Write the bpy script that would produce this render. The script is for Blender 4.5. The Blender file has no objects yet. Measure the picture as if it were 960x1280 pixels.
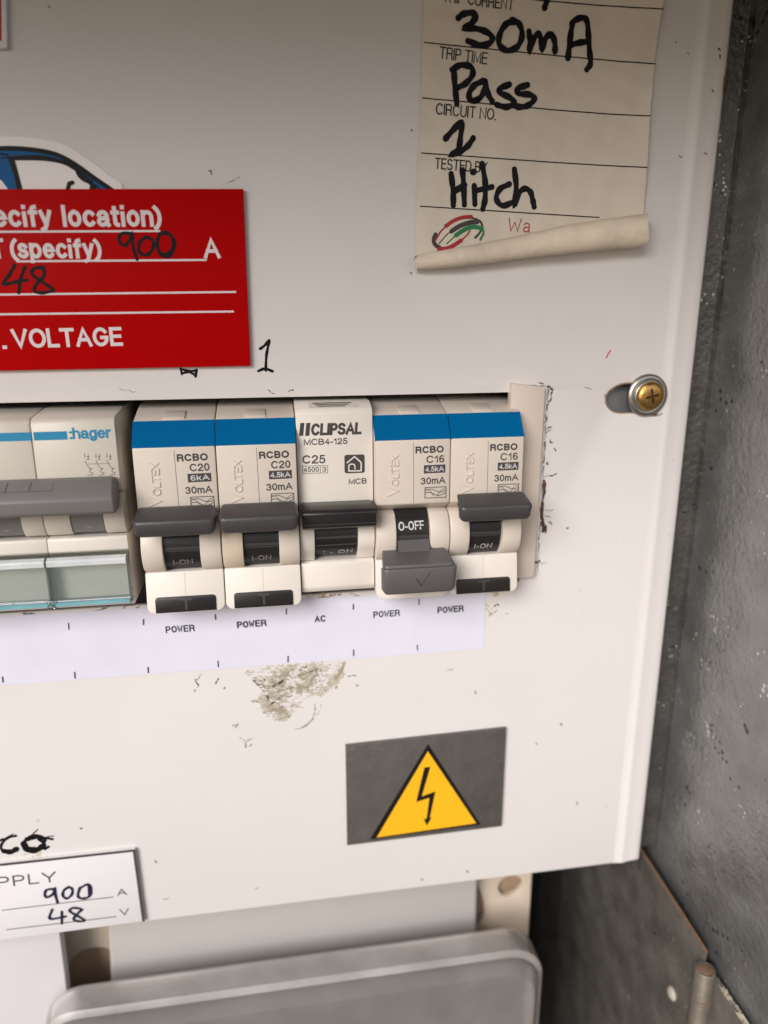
import bpy, bmesh, math, random
from mathutils import Vector, Matrix
random.seed(7)
S = 0.001                                   # everything below is written in millimetres
scene = bpy.context.scene
COL = scene.collection

# ------------------------------------------------------------------ camera
# axes: x right, z up, d = distance in front of the painted panel (towards the viewer)
R = [[0.98795, 0.00345, -0.15467], [-0.04502, 0.96289, -0.26610], [0.14801, 0.26986, 0.95146]]
DIST = 170.0
F = 900.0
cd = bpy.data.cameras.new("camera")
cd.sensor_width = 36.0
cd.lens = F / 1280.0 * 36.0
cd.clip_start = 0.005
cd.clip_end = 200
cam = bpy.data.objects.new("camera", cd)
COL.objects.link(cam)
right = Vector((R[0][0], R[0][2], -R[0][1]))
down = Vector((R[1][0], R[1][2], -R[1][1]))
fwd = Vector((R[2][0], R[2][2], -R[2][1]))
cam.matrix_world = Matrix(((right.x, -down.x, -fwd.x, 0), (right.y, -down.y, -fwd.y, -DIST * S),
                           (right.z, -down.z, -fwd.z, 0), (0, 0, 0, 1)))
cd.dof.use_dof = True
cd.dof.focus_distance = 0.166
cd.dof.aperture_fstop = 8.5
scene.camera = cam

# ------------------------------------------------------------------ world and sun
SUN_EL, SUN_AZ = 28.0, -37.0                # azimuth measured from straight out of the panel, + = right
world = bpy.data.worlds.new("World")
scene.world = world
world.use_nodes = True
wn = world.node_tree
sky = wn.nodes.new("ShaderNodeTexSky")
sky.sky_type = 'NISHITA'
sky.sun_disc = False
sky.sun_elevation = math.radians(SUN_EL)
sky.sun_rotation = math.radians(180 - SUN_AZ)
sky.dust_density = 1.0
wn.links.new(sky.outputs[0], wn.nodes['Background'].inputs[0])
wn.nodes['Background'].inputs[1].default_value = 0.065
ld = bpy.data.lights.new("sun", 'SUN')
ld.energy = 2.35
ld.angle = math.radians(34)
ld.color = (1.0, 0.97, 0.965)
sun = bpy.data.objects.new("sun", ld)
COL.objects.link(sun)
e, a = math.radians(SUN_EL), math.radians(SUN_AZ)
to_sun = Vector((math.cos(e) * math.sin(a), -math.cos(e) * math.cos(a), math.sin(e)))
sun.rotation_euler = to_sun.to_track_quat('Z', 'Y').to_euler()
sun.location = to_sun * 3

scene.render.engine = 'CYCLES'
scene.cycles.use_denoising = True
scene.cycles.max_bounces = 10
scene.cycles.transparent_max_bounces = 40
vs = scene.view_settings
vs.view_transform = 'Standard'
vs.look = 'None'
vs.exposure = 0.57
vs.gamma = 1.0

# ------------------------------------------------------------------ helpers
def V(x, d, z):
    return Vector((x * S, -d * S, z * S))

def pp(px, py, d=0.0):
    """point (x, z) in mm of the plane lying d mm in front of the panel"""
    a_, b_, c_ = (px - 480) / F, (py - 640) / F, 1.0
    w = [R[0][i] * a_ + R[1][i] * b_ + R[2][i] * c_ for i in range(3)]
    k = (DIST - d) / w[2]
    return (w[0] * k, -w[1] * k)

def crop(ox, oy, sc, d=0.0):
    return lambda u, v: pp(ox + u / sc, oy + v / sc, d)

def srgb(r, g, b):
    f = lambda c: c / 255 / 12.92 if c <= 10 else ((c / 255 + 0.055) / 1.055) ** 2.4
    return (f(r), f(g), f(b), 1)

ORG = {}

def finish(o, parent=None, origin=None):
    COL.objects.link(o)
    if parent is not None:
        o.parent = parent
        ORG[o.name] = ORG[parent.name]
    else:
        ORG[o.name] = origin
        o.location = origin

def thing(name, label, cat, origin, group=None):
    o = bpy.data.objects.new(name, None)
    o.empty_display_size = 0.01
    finish(o, None, V(*origin))
    tag(o, label, cat, group)
    return o

def tag(o, label, cat, group=None):
    o["label"] = label
    o["category"] = cat
    if group:
        o["group"] = group
    return o

class MB:
    def __init__(self):
        self.v, self.f = [], []

    def add(self, pts):
        i = len(self.v)
        self.v.extend(pts)
        return list(range(i, i + len(pts)))

    def prism(self, prof, x0, x1):
        """profile of (d, z) extruded along x"""
        n = len(prof)
        A = self.add([(x0, d, z) for d, z in prof])
        B = self.add([(x1, d, z) for d, z in prof])
        self.f.append(A)
        self.f.append(B[::-1])
        for i in range(n):
            j = (i + 1) % n
            self.f.append([A[i], B[i], B[j], A[j]])
        return self

    def loft(self, rings, close=True, cap=True):
        ids = [self.add(r) for r in rings]
        n = len(rings[0])
        for A, B in zip(ids, ids[1:]):
            for i in range(n if close else n - 1):
                j = (i + 1) % n
                self.f.append([A[i], B[i], B[j], A[j]])
        if cap:
            self.f.append(ids[0])
            self.f.append(ids[-1][::-1])
        return self

    def plate(self, outl, d0, d1):
        """outline of (x, z), from depth d0 (back) to d1 (front)"""
        return self.loft([[(x, d0, z) for x, z in outl], [(x, d1, z) for x, z in outl]])

    def box(self, x0, x1, d0, d1, z0, z1):
        return self.plate([(x0, z0), (x1, z0), (x1, z1), (x0, z1)], d0, d1)

    def flat(self, outl, d):
        fd = d if callable(d) else (lambda x, z: d)
        self.f.append(self.add([(x, fd(x, z), z) for x, z in outl]))
        return self

    def ribbon(self, pts, w, d, cap='round', closed=False, rise=0.00025, wv=0.0):
        """flat stroke of width w along pts (x, z) lying on depth d"""
        fd = d if callable(d) else (lambda x, z: d)
        P = [Vector(p) for p in pts]
        Q = [P[0]]
        for p in P[1:]:
            if (p - Q[-1]).length > 1e-5:
                Q.append(p)
        P = Q
        if len(P) < 2:
            P.append(P[0] + Vector((w * .1, 0)))
        n = len(P)
        if cap == 'square' and not closed:
            P[0] = P[0] - (P[1] - P[0]).normalized() * w / 2
            P[-1] = P[-1] + (P[-1] - P[-2]).normalized() * w / 2
        L, Rr = [], []
        for i in range(n):
            if closed:
                t0, t1 = P[i] - P[i - 1], P[(i + 1) % n] - P[i]
            else:
                t0 = P[i] - P[i - 1] if i else P[1] - P[0]
                t1 = P[i + 1] - P[i] if i < n - 1 else P[-1] - P[-2]
            t0, t1 = t0.normalized(), t1.normalized()
            t = t0 + t1
            t = t.normalized() if t.length > 1e-4 else t1
            nn = Vector((-t.y, t.x))
            k = 1 / max(.55, abs(nn.dot(Vector((-t1.y, t1.x)))))
            ww = w * (1 + wv * math.sin(i * .9 + P[0].x * 3))
            L.append(P[i] + nn * ww / 2 * k)
            Rr.append(P[i] - nn * ww / 2 * k)
        h = lambda p, i: (p.x, fd(p.x, p.y) + rise * i, p.y)
        A = self.add([h(p, i) for i, p in enumerate(L)])
        B = self.add([h(p, i) for i, p in enumerate(Rr)])
        for i in range(n if closed else n - 1):
            j = (i + 1) % n
            self.f.append([A[i], B[i], B[j], A[j]])
        if cap == 'round' and not closed:
            for c, i, t in ((P[0], 0, P[0] - P[1]), (P[-1], n - 1, P[-1] - P[-2])):
                t = t.normalized()
                a0 = math.atan2(t.y, t.x)
                fan = [(c.x + math.cos(a0 + q) * w / 2, c.y + math.sin(a0 + q) * w / 2) for q in
                       [math.pi * (k / 6 - .5) for k in range(7)]]
                self.f.append(self.add([(x, fd(x, z) + rise * i, z) for x, z in fan]))
        return self

    def build(self, name, mat, parent=None, bevel=0.0, seg=2, smooth=32, origin=None, recalc=True):
        me = bpy.data.meshes.new(name)
        o = bpy.data.objects.new(name, me)
        org = ORG[parent.name] if parent is not None else V(*(origin or (0, 0, 0)))
        me.from_pydata([V(*p) - org for p in self.v], [], self.f)
        bm = bmesh.new()
        bm.from_mesh(me)
        if recalc:
            bmesh.ops.recalc_face_normals(bm, faces=bm.faces)
        if bevel:
            es = [ed for ed in bm.edges if len(ed.link_faces) == 2 and ed.calc_face_angle(0) > math.radians(28)]
            bmesh.ops.bevel(bm, geom=es, offset=bevel * S, segments=seg, affect='EDGES', profile=0.5, clamp_overlap=True)
        bm.to_mesh(me)
        bm.free()
        if smooth:
            for p in me.polygons:
                p.use_smooth = True
            me.set_sharp_from_angle(angle=math.radians(smooth))
        me.materials.append(mat)
        finish(o, parent, org)
        return o

def smooth_line(pts, n=6):
    P = [Vector(p) for p in pts]
    if len(P) < 3:
        return pts
    out = []
    for i in range(len(P) - 1):
        p0 = P[i - 1] if i else P[0] * 2 - P[1]
        p1, p2 = P[i], P[i + 1]
        p3 = P[i + 2] if i + 2 < len(P) else P[-1] * 2 - P[-2]
        for k in range(n):
            t = k / n
            out.append(0.5 * ((2 * p1) + (p2 - p0) * t + (2 * p0 - 5 * p1 + 4 * p2 - p3) * t * t + (3 * p1 - p0 - 3 * p2 + p3) * t ** 3))
    out.append(P[-1])
    return [(p.x, p.y) for p in out]

def rrect(x0, x1, z0, z1, r, n=5, corners=(1, 1, 1, 1)):
    """rounded rectangle, corners in order bottom-left, bottom-right, top-right, top-left"""
    out = []
    for k, (cx, cz, a0) in enumerate(((x0, z0, 180), (x1, z0, 270), (x1, z1, 0), (x0, z1, 90))):
        if not corners[k]:
            out.append((cx, cz))
            continue
        ox = cx + (r if cx == x0 else -r)
        oz = cz + (r if cz == z0 else -r)
        for i in range(n + 1):
            q = math.radians(a0 + 90 * i / n)
            out.append((ox + r * math.cos(q), oz + r * math.sin(q)))
    return out

# ---- a plain grotesque stroke alphabet, capital height 1
def ac(cx, cy, rx, ry, a0, a1, n=10):
    return [(cx + rx * math.cos(math.radians(a0 + (a1 - a0) * i / n)), cy + ry * math.sin(math.radians(a0 + (a1 - a0) * i / n))) for i in range(n + 1)]
X = 0.72
GL = {
    'A': (.84, [[(0, 0), (.42, 1), (.84, 0)], [(.15, .34), (.69, .34)]]),
    'B': (.68, [[(0, .5), (0, 1), (.38, 1)] + ac(.38, .76, .25, .24, 90, -90) + [(0, .52)], [(0, .52), (0, 0), (.4, 0)] + ac(.4, .26, .28, .26, -90, 90) + [(0, .52)]]),
    'C': (.82, [ac(.42, .5, .42, .5, 42, 318, 22)]),
    'D': (.76, [[(0, 0), (0, 1), (.3, 1)] + ac(.3, .5, .46, .5, 90, -90, 16) + [(0, 0)]]),
    'E': (.62, [[(.62, 1), (0, 1), (0, 0), (.62, 0)], [(0, .52), (.56, .52)]]),
    'F': (.58, [[(.58, 1), (0, 1), (0, 0)], [(0, .5), (.5, .5)]]),
    'G': (.84, [ac(.42, .5, .42, .5, 42, 340, 22) + [(.82, .46), (.5, .46)]]),
    'H': (.74, [[(0, 0), (0, 1)], [(.74, 0), (.74, 1)], [(0, .53), (.74, .53)]]),
    'I': (.02, [[(0, 0), (0, 1)]]),
    'K': (.74, [[(0, 0), (0, 1)], [(.7, 1), (0, .36)], [(.24, .58), (.74, 0)]]),
    'L': (.56, [[(0, 1), (0, 0), (.56, 0)]]),
    'M': (.86, [[(0, 0), (0, 1), (.43, .06), (.86, 1), (.86, 0)]]),
    'N': (.74, [[(0, 0), (0, 1), (.74, 0), (.74, 1)]]),
    'O': (.88, [ac(.44, .5, .44, .5, 90, 450, 26)]),
    'P': (.64, [[(0, 0), (0, 1), (.38, 1)] + ac(.38, .73, .26, .27, 90, -90) + [(0, .46)]]),
    'R': (.70, [[(0, 0), (0, 1), (.42, 1)] + ac(.42, .745, .26, .255, 90, -90) + [(0, .49)], [(.4, .49)] + ac(.45, .27, .21, .22, 90, 0, 5) + [(.68, .04), (.7, 0)]]),
    'S': (.70, [ac(.35, .755, .31, .245, 25, 270, 12) + ac(.35, .255, .35, .255, 90, -155, 12)]),
    'T': (.74, [[(0, 1), (.74, 1)], [(.37, 1), (.37, 0)]]),
    'U': (.72, [[(0, 1), (0, .34)] + ac(.36, .34, .36, .34, 180, 360, 12) + [(.72, 1)]]),
    'V': (.82, [[(0, 1), (.41, 0), (.82, 1)]]),
    'W': (1.1, [[(0, 1), (.25, 0), (.55, .72), (.85, 0), (1.1, 1)]]),
    'X': (.78, [[(0, 0), (.78, 1)], [(0, 1), (.78, 0)]]),
    'Y': (.80, [[(0, 1), (.4, .43), (.8, 1)], [(.4, .43), (.4, 0)]]),
    'Q': (.88, [ac(.44, .5, .44, .5, 90, 450, 26), [(.55, .25), (.85, -.02)]]),
    '0': (.56, [ac(.28, .5, .28, .5, 90, 450, 24)]),
    '1': (.30, [[(0, .76), (.16, .8), (.27, 1), (.27, 0)]]),
    '2': (.56, [ac(.28, .72, .27, .28, 170, -35, 12) + [(.05, .14), (0, 0), (.56, 0)]]),
    '3': (.56, [ac(.27, .745, .25, .255, 160, -90, 10)[:-1] + [(.24, .52), (.3, .52)] + ac(.27, .265, .29, .265, 80, -165, 12)]),
    '4': (.58, [[(.43, 0), (.43, 1), (0, .28), (.58, .28)]]),
    '5': (.56, [[(.5, 1), (.1, 1), (.05, .5)] + ac(.27, .32, .29, .32, 130, -160, 14)]),
    '6': (.56, [ac(.30, .64, .28, .36, 48, 180, 9) + [(.02, .4)] + ac(.29, .285, .27, .285, 180, 540, 18)]),
    '8': (.56, [ac(.28, .76, .25, .24, -90, 270, 18), ac(.28, .26, .28, .26, 90, 450, 18)]),
    '9': (.56, [ac(.27, .69, .27, .31, 0, 360, 18) + [(.54, .6)] + ac(.27, .32, .26, .32, 0, -155, 8)]),
    '-': (.26, [[(0, .36), (.26, .36)]]),
    '.': (.05, [[(0, 0), (.05, 0)]]),
    ':': (.05, [[(0, 0), (.05, 0)], [(0, .62), (.05, .62)]]),
    '(': (.18, [ac(.5, .4, .48, .66, 118, 242, 12)]),
    ')': (.18, [ac(-.3, .4, .48, .66, 62, -62, 12)]),
    ' ': (.2, []),
    'a': (.52, [ac(.25, .5, .23, .22, 165, 0, 8) + [(.48, .1), (.54, 0)], [(.48, .4), (.2, .36)] + ac(.2, .19, .2, .19, 100, 300, 10) + [(.42, .1), (.48, .22)]]),
    'c': (.5, [ac(.27, .36, .27, .36, 45, 315, 16)]),
    'e': (.54, [[(.02, .39), (.54, .39)] + ac(.27, .36, .27, .36, 5, 320, 18)]),
    'f': (.30, [[(.12, 0), (.12, .84)] + ac(.28, .84, .16, .16, 180, 90, 5), [(0, .7), (.3, .7)]]),
    'g': (.52, [ac(.25, .36, .25, .36, 0, 360, 18), [(.52, .72), (.52, 0)] + ac(.26, -.02, .26, .25, 0, -150, 8)]),
    'h': (.50, [[(0, 0), (0, 1)], ac(.25, .44, .25, .28, 180, 0, 10) + [(.5, 0)]]),
    'i': (.02, [[(0, 0), (0, .64)], [(0, .995), (0, 1)]]),
    'k': (.50, [[(0, 0), (0, 1)], [(.46, .72), (0, .26)], [(.17, .44), (.5, 0)]]),
    'l': (.02, [[(0, 0), (0, 1)]]),
    'm': (.82, [[(0, 0), (0, .72)], ac(.205, .5, .205, .22, 180, 0, 8) + [(.41, 0)], ac(.615, .5, .205, .22, 180, 0, 8) + [(.82, 0)]]),
    'n': (.50, [[(0, 0), (0, .72)], ac(.25, .44, .25, .28, 180, 0, 10) + [(.5, 0)]]),
    'o': (.54, [ac(.27, .36, .27, .36, 90, 450, 20)]),
    'p': (.54, [[(0, .72), (0, -.28)], ac(.27, .36, .27, .36, 180, 540, 20)]),
    'r': (.28, [[(0, 0), (0, .72)], ac(.24, .44, .24, .28, 180, 85, 6)]),
    's': (.46, [ac(.23, .54, .2, .18, 20, 270, 9) + ac(.23, .18, .23, .18, 90, -160, 9)]),
    't': (.28, [[(.12, .95), (.12, .14)] + ac(.26, .14, .14, .14, 180, 270, 4), [(0, .7), (.28, .7)]]),
    'y': (.50, [[(0, .72), (.25, .02)], [(.5, .72), (.25, .02), (.17, -.2), (.03, -.26)]]),
}

def text(mb, s, p0, p1, cap, t=.14, d=0.0, up=None, gap=None, slant=0.0, mono=0):
    """lettering from p0 to p1 (baseline, mm), capital height cap (mm), stroke t of the capital height"""
    p0, p1 = Vector(p0), Vector(p1)
    ux = (p1 - p0).normalized()
    uy = Vector((-ux.y, ux.x)) if up is None else Vector(up).normalized()
    g = (.2 + t) if gap is None else gap + t
    adv, x = [], 0.0
    for ch in s:
        w = GL[ch][0]
        if mono:
            adv.append(x + (mono - w) / 2 if w < mono else x)
            x += mono + g
        else:
            adv.append(x)
            x += w + g
    tot = x - g + t
    kx = (p1 - p0).length / tot
    for ch, a0 in zip(s, adv):
        for st in GL[ch][1]:
            pts = []
            for (u, v) in st:
                yy = (v * (1 - t) + t / 2)
                if mono and GL[ch][0] > mono:
                    u *= mono / GL[ch][0]
                q = p0 + ux * ((a0 + u + t / 2 + slant * yy) * kx) + uy * (yy * cap)
                pts.append((q.x, q.y))
            mb.ribbon(pts, t * cap, d, cap='square')

def hand(mb, strokes, cr, w, d, n=6, wv=.12):
    for st in strokes:
        mb.ribbon(smooth_line([cr(*p) for p in st], n), w, d, 'round', wv=wv)

# ------------------------------------------------------------------ materials
def mat(name, col, rough=.5, metal=0.0, var=.06, vscale=60, bump=0.0, bscale=900, spec=.5, coat=0.0, specks=None, rvar=0.0):
    m = bpy.data.materials.new(name)
    m.use_nodes = True
    nt = m.node_tree
    b = nt.nodes['Principled BSDF']
    b.inputs['Roughness'].default_value = rough
    b.inputs['Metallic'].default_value = metal
    b.inputs['Specular IOR Level'].default_value = spec
    b.inputs['Coat Weight'].default_value = coat
    b.inputs['Coat Roughness'].default_value = .12
    tc = nt.nodes.new('ShaderNodeTexCoord')
    nz = nt.nodes.new('ShaderNodeTexNoise')
    nz.inputs['Scale'].default_value = vscale
    nz.inputs['Detail'].default_value = 6
    nt.links.new(tc.outputs['Object'], nz.inputs['Vector'])
    mx = nt.nodes.new('ShaderNodeMix')
    mx.data_type = 'RGBA'
    mx.inputs[6].default_value = tuple(c * (1 - var) for c in col[:3]) + (1,)
    mx.inputs[7].default_value = tuple(min(1, c * (1 + var)) for c in col[:3]) + (1,)
    nt.links.new(nz.outputs['Fac'], mx.inputs[0])
    out = mx.outputs[2]
    if specks:
        for (sc, thr, scol, amt) in specks:
            vo = nt.nodes.new('ShaderNodeTexVoronoi')
            vo.inputs['Scale'].default_value = sc
            nt.links.new(tc.outputs['Object'], vo.inputs['Vector'])
            n2 = nt.nodes.new('ShaderNodeTexNoise')
            n2.inputs['Scale'].default_value = sc * .22
            n2.inputs['Detail'].default_value = 3
            nt.links.new(tc.outputs['Object'], n2.inputs['Vector'])
            ad = nt.nodes.new('ShaderNodeMath')
            ad.operation = 'MULTIPLY_ADD'
            ad.inputs[1].default_value = 1.6
            nt.links.new(n2.outputs['Fac'], ad.inputs[0])
            nt.links.new(vo.outputs['Distance'], ad.inputs[2])
            mr = nt.nodes.new('ShaderNodeMapRange')
            mr.inputs['From Min'].default_value = thr
            mr.inputs['From Max'].default_value = thr - .12
            mr.inputs['To Min'].default_value = 0
            mr.inputs['To Max'].default_value = amt
            nt.links.new(ad.outputs[0], mr.inputs['Value'])
            m2 = nt.nodes.new('ShaderNodeMix')
            m2.data_type = 'RGBA'
            nt.links.new(mr.outputs[0], m2.inputs[0])
            nt.links.new(out, m2.inputs[6])
            m2.inputs[7].default_value = scol
            out = m2.outputs[2]
    nt.links.new(out, b.inputs['Base Color'])
    if rvar:
        mr = nt.nodes.new('ShaderNodeMapRange')
        mr.inputs['To Min'].default_value = max(.03, rough - rvar)
        mr.inputs['To Max'].default_value = min(1, rough + rvar)
        nt.links.new(nz.outputs['Fac'], mr.inputs['Value'])
        nt.links.new(mr.outputs[0], b.inputs['Roughness'])
    if bump:
        n3 = nt.nodes.new('ShaderNodeTexNoise')
        n3.inputs['Scale'].default_value = bscale
        n3.inputs['Detail'].default_value = 4
        nt.links.new(tc.outputs['Object'], n3.inputs['Vector'])
        bp = nt.nodes.new('ShaderNodeBump')
        bp.inputs['Strength'].default_value = bump
        bp.inputs['Distance'].default_value = .0004
        nt.links.new(n3.outputs['Fac'], bp.inputs['Height'])
        nt.links.new(bp.outputs[0], b.inputs['Normal'])
    return m

PAINT = mat('white_paint', (.74, .70, .675, 1), .32, var=.035, vscale=25, bump=.06, bscale=700,
            specks=[(260, .46, (.45, .38, .30, 1), .35), (900, .37, (.16, .13, .11, 1), .6)], rvar=.08)
CREAM = mat('cream_plastic', (.69, .605, .52, 1), .42, var=.05, vscale=90, bump=.05, bscale=2500, specks=[(500, .40, (.28, .22, .16, 1), .5)])
CREAM2 = mat('pale_cream_plastic', (.78, .715, .64, 1), .40, var=.05, vscale=90, bump=.05, bscale=2500, specks=[(500, .40, (.28, .22, .16, 1), .5)])
AGED = mat('aged_cream_plastic', (.62, .555, .475, 1), .48, var=.05, vscale=120, bump=.06, bscale=2500)
TAPE = mat('yellowed_cream_plastic', (.66, .55, .42, 1), .42, var=.08, vscale=120)
HCREAM = mat('beige_plastic', (.63, .575, .49, 1), .38, var=.05, vscale=90, bump=.04, bscale=2500, specks=[(500, .40, (.28, .22, .16, 1), .5)])
BLUE = mat('blue_print', (.0, .112, .285, 1), .5, var=.05, spec=.05)
DGREY = mat('dark_grey_plastic', (.056, .052, .052, 1), .38, var=.10, vscale=200, bump=.10, bscale=3500)
MGREY = mat('mid_grey_plastic', (.108, .098, .100, 1), .42, var=.06, vscale=200, bump=.08, bscale=3500)
LGREY = mat('light_grey_plastic', (.20, .185, .178, 1), .45, var=.05, vscale=200, bump=.06, bscale=3000)
BLACK = mat('black_plastic', (.018, .016, .016, 1), .33, var=.1, vscale=200, bump=.08, bscale=3000)
PRINT = mat('grey_ink', (.075, .065, .065, 1), .6, var=.15, vscale=1500, spec=0.12)
WINK = mat('white_ink', (.62, .60, .58, 1), .55, var=.1, vscale=1500)
WORN = mat('worn_white_ink', (.30, .28, .27, 1), .6, var=.4, vscale=1800)
MARKER = mat('black_marker', (.010, .009, .010, 1), .35, var=.5, vscale=900, spec=0.12)
PEN = mat('blue_black_pen', (.020, .020, .045, 1), .5, var=.4, vscale=1200, spec=0.12)
GRIME = mat('black_grime', (.10, .085, .075, 1), .8, var=.6, vscale=800)
TEAL = mat('teal_print', (.004, .23, .42, 1), .45, var=.03)
GREYPR = mat('engraved_grey', (.11, .10, .09, 1), .7)
RED = mat('red_plastic', (.47, .0008, .0015, 1), .42, var=.05, vscale=30, bump=.02, bscale=500, spec=.06)
ENGR = mat('engraved_white', (.74, .66, .66, 1), .5, var=.06, vscale=400)
PLATE = mat('grey_sign_plate', (.098, .088, .079, 1), .2, var=.3, vscale=150, bump=.8, bscale=420, spec=.8)
YELL = mat('yellow_print', (.90, .47, .012, 1), .38, var=.04, vscale=80)
BLK = mat('black_print', (.014, .012, .012, 1), .4, spec=0.12)
PAPER = mat('strip_paper', (.72, .70, .80, 1), .7, var=.05, vscale=110, bump=.12, bscale=260)
LABEL = mat('aged_label_paper', (.72, .64, .54, 1), .62, var=.13, vscale=70, bump=1.0, bscale=110,
            specks=[(330, .42, (.30, .23, .16, 1), .4)])
ROLLP = mat('aged_label_back', (.70, .60, .47, 1), 0.65, var=.32, vscale=110, bump=1.0, bscale=300,
            specks=[(420, .56, (.25, .17, .10, 1), .5)])
STICK = mat('white_vinyl', (.86, .80, .78, 1), .35, var=.03)
CARBL = mat('car_blue_vinyl', (.003, .10, .29, 1), .45, var=.05, spec=.15)
SIGNW = mat('white_sign_plastic', (.80, .77, .77, 1), .35, var=.02, vscale=50)
BRASS = mat('brass', (.50, .30, .10, 1), .36, metal=1.0, var=.45, vscale=700, rvar=.15, bump=.3, bscale=1500)
RECESS = mat('dark_recess', (.05, .024, .010, 1), .7, spec=.1)
STEEL = mat('zinc_washer', (.44, .42, .385, 1), .38, metal=1.0, var=.3, vscale=400, rvar=.1)
RUSTD = mat('dark_rust', (.085, .042, .024, 1), .85, var=.8, vscale=900, bump=.6, bscale=1500)
RUST = mat('rust', (.17, .10, .062, 1), .85, var=.5, vscale=700, bump=.6, bscale=1500)
DUST = mat('dried_dirt', (.60, .535, .415, 1), .9, var=.25, vscale=900, bump=.5, bscale=1800)
DUSTD = mat('dark_dried_dirt', (.30, .245, .16, 1), .9, var=.3, vscale=900)
YSTAIN = mat('yellow_stain', (.70, .65, .49, 1), .7, var=.2, vscale=700)
GLUE_AND_SHADE = mat('brown_stain', (.30, .20, .13, 1), .8, var=.4, vscale=500)
BOARD = mat('cream_board', (.58, .48, .38, 1), .6, var=.12, vscale=40)
BROWN = mat('brown_board', (.50, .35, .235, 1), .8, var=.3, vscale=80)
METER = mat('meter_grey', (.44, .41, .385, 1), .5, var=.05, vscale=40)
METERD = mat('meter_dark', (.10, .086, .076, 1), .45, var=.3, vscale=50)
WHITEC = mat('white_card', (.66, .62, .63, 1), .6, var=.04, vscale=30)
REDP = mat('red_print', (.40, .02, .03, 1), .6, var=.15, vscale=600)
GREENP = mat('green_print', (.02, .20, .07, 1), .6, var=.15, vscale=600)
INSIDE = mat('painted_interior_shade', (.012, .011, .010, 1), .8)  # unlit depth of the cabinet, put into a near-black colour

def filmy(name, col, cover, scale=900, dist=1.5):
    """a thin broken film of dirt: opaque fibres with bare paint between them"""
    m = mat(name, col, .9, var=.35, vscale=1200, bump=.4, bscale=1500)
    nt = m.node_tree
    tc = nt.nodes.new('ShaderNodeTexCoord')
    mp = nt.nodes.new('ShaderNodeMapping')
    mp.inputs['Scale'].default_value = (.55, 1, 1.5)
    mp.inputs['Rotation'].default_value = (0, .35, 0)
    n = nt.nodes.new('ShaderNodeTexNoise')
    n.inputs['Scale'].default_value = scale
    n.inputs['Detail'].default_value = 5
    n.inputs['Distortion'].default_value = dist
    n2 = nt.nodes.new('ShaderNodeTexNoise')
    n2.inputs['Scale'].default_value = scale * .25
    nt.links.new(tc.outputs['Object'], mp.inputs[0])
    nt.links.new(mp.outputs[0], n.inputs['Vector'])
    nt.links.new(tc.outputs['Object'], n2.inputs['Vector'])
    ad = nt.nodes.new('ShaderNodeMath')
    ad.operation = 'ADD'
    nt.links.new(n.outputs['Fac'], ad.inputs[0])
    nt.links.new(n2.outputs['Fac'], ad.inputs[1])
    mr = nt.nodes.new('ShaderNodeMapRange')
    mr.inputs['From Min'].default_value = 1.22 - cover * .5
    mr.inputs['From Max'].default_value = 1.40 - cover * .5
    mr.inputs['To Max'].default_value = .9
    nt.links.new(ad.outputs[0], mr.inputs['Value'])
    tr = nt.nodes.new('ShaderNodeBsdfTransparent')
    mx = nt.nodes.new('ShaderNodeMixShader')
    nt.links.new(mr.outputs[0], mx.inputs[0])
    nt.links.new(tr.outputs[0], mx.inputs[1])
    nt.links.new(nt.nodes['Principled BSDF'].outputs[0], mx.inputs[2])
    nt.links.new(mx.outputs[0], nt.nodes['Material Output'].inputs[0])
    return m
DUST = filmy('dried_dirt', (.57, .51, .40, 1), .58)
DUSTD = filmy('dark_dried_dirt', (.40, .34, .245, 1), .74)
YSTAIN = filmy('yellow_stain', (.62, .55, .30, 1), .42)

def galvanised(name, base, rough):
    m = mat(name, base, rough, metal=.7, var=.45, vscale=90, bump=.85, bscale=620,
            specks=[(300, .84, (.34, .335, .32, 1), .5), (620, .84, (.72, .70, .66, 1), .8), (420, .84, (.028, .027, .026, 1), .75), (60, .44, (.16, .09, .05, 1), .5)], rvar=.2)
    return m
GALV = galvanised('galvanised_steel', (.27, .268, .26, 1), .38)
GALVF = galvanised('weathered_galvanised_steel', (.135, .132, .125, 1), .42)
GALVD = galvanised('dull_galvanised_steel', (.24, .22, .195, 1), .5)

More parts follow.
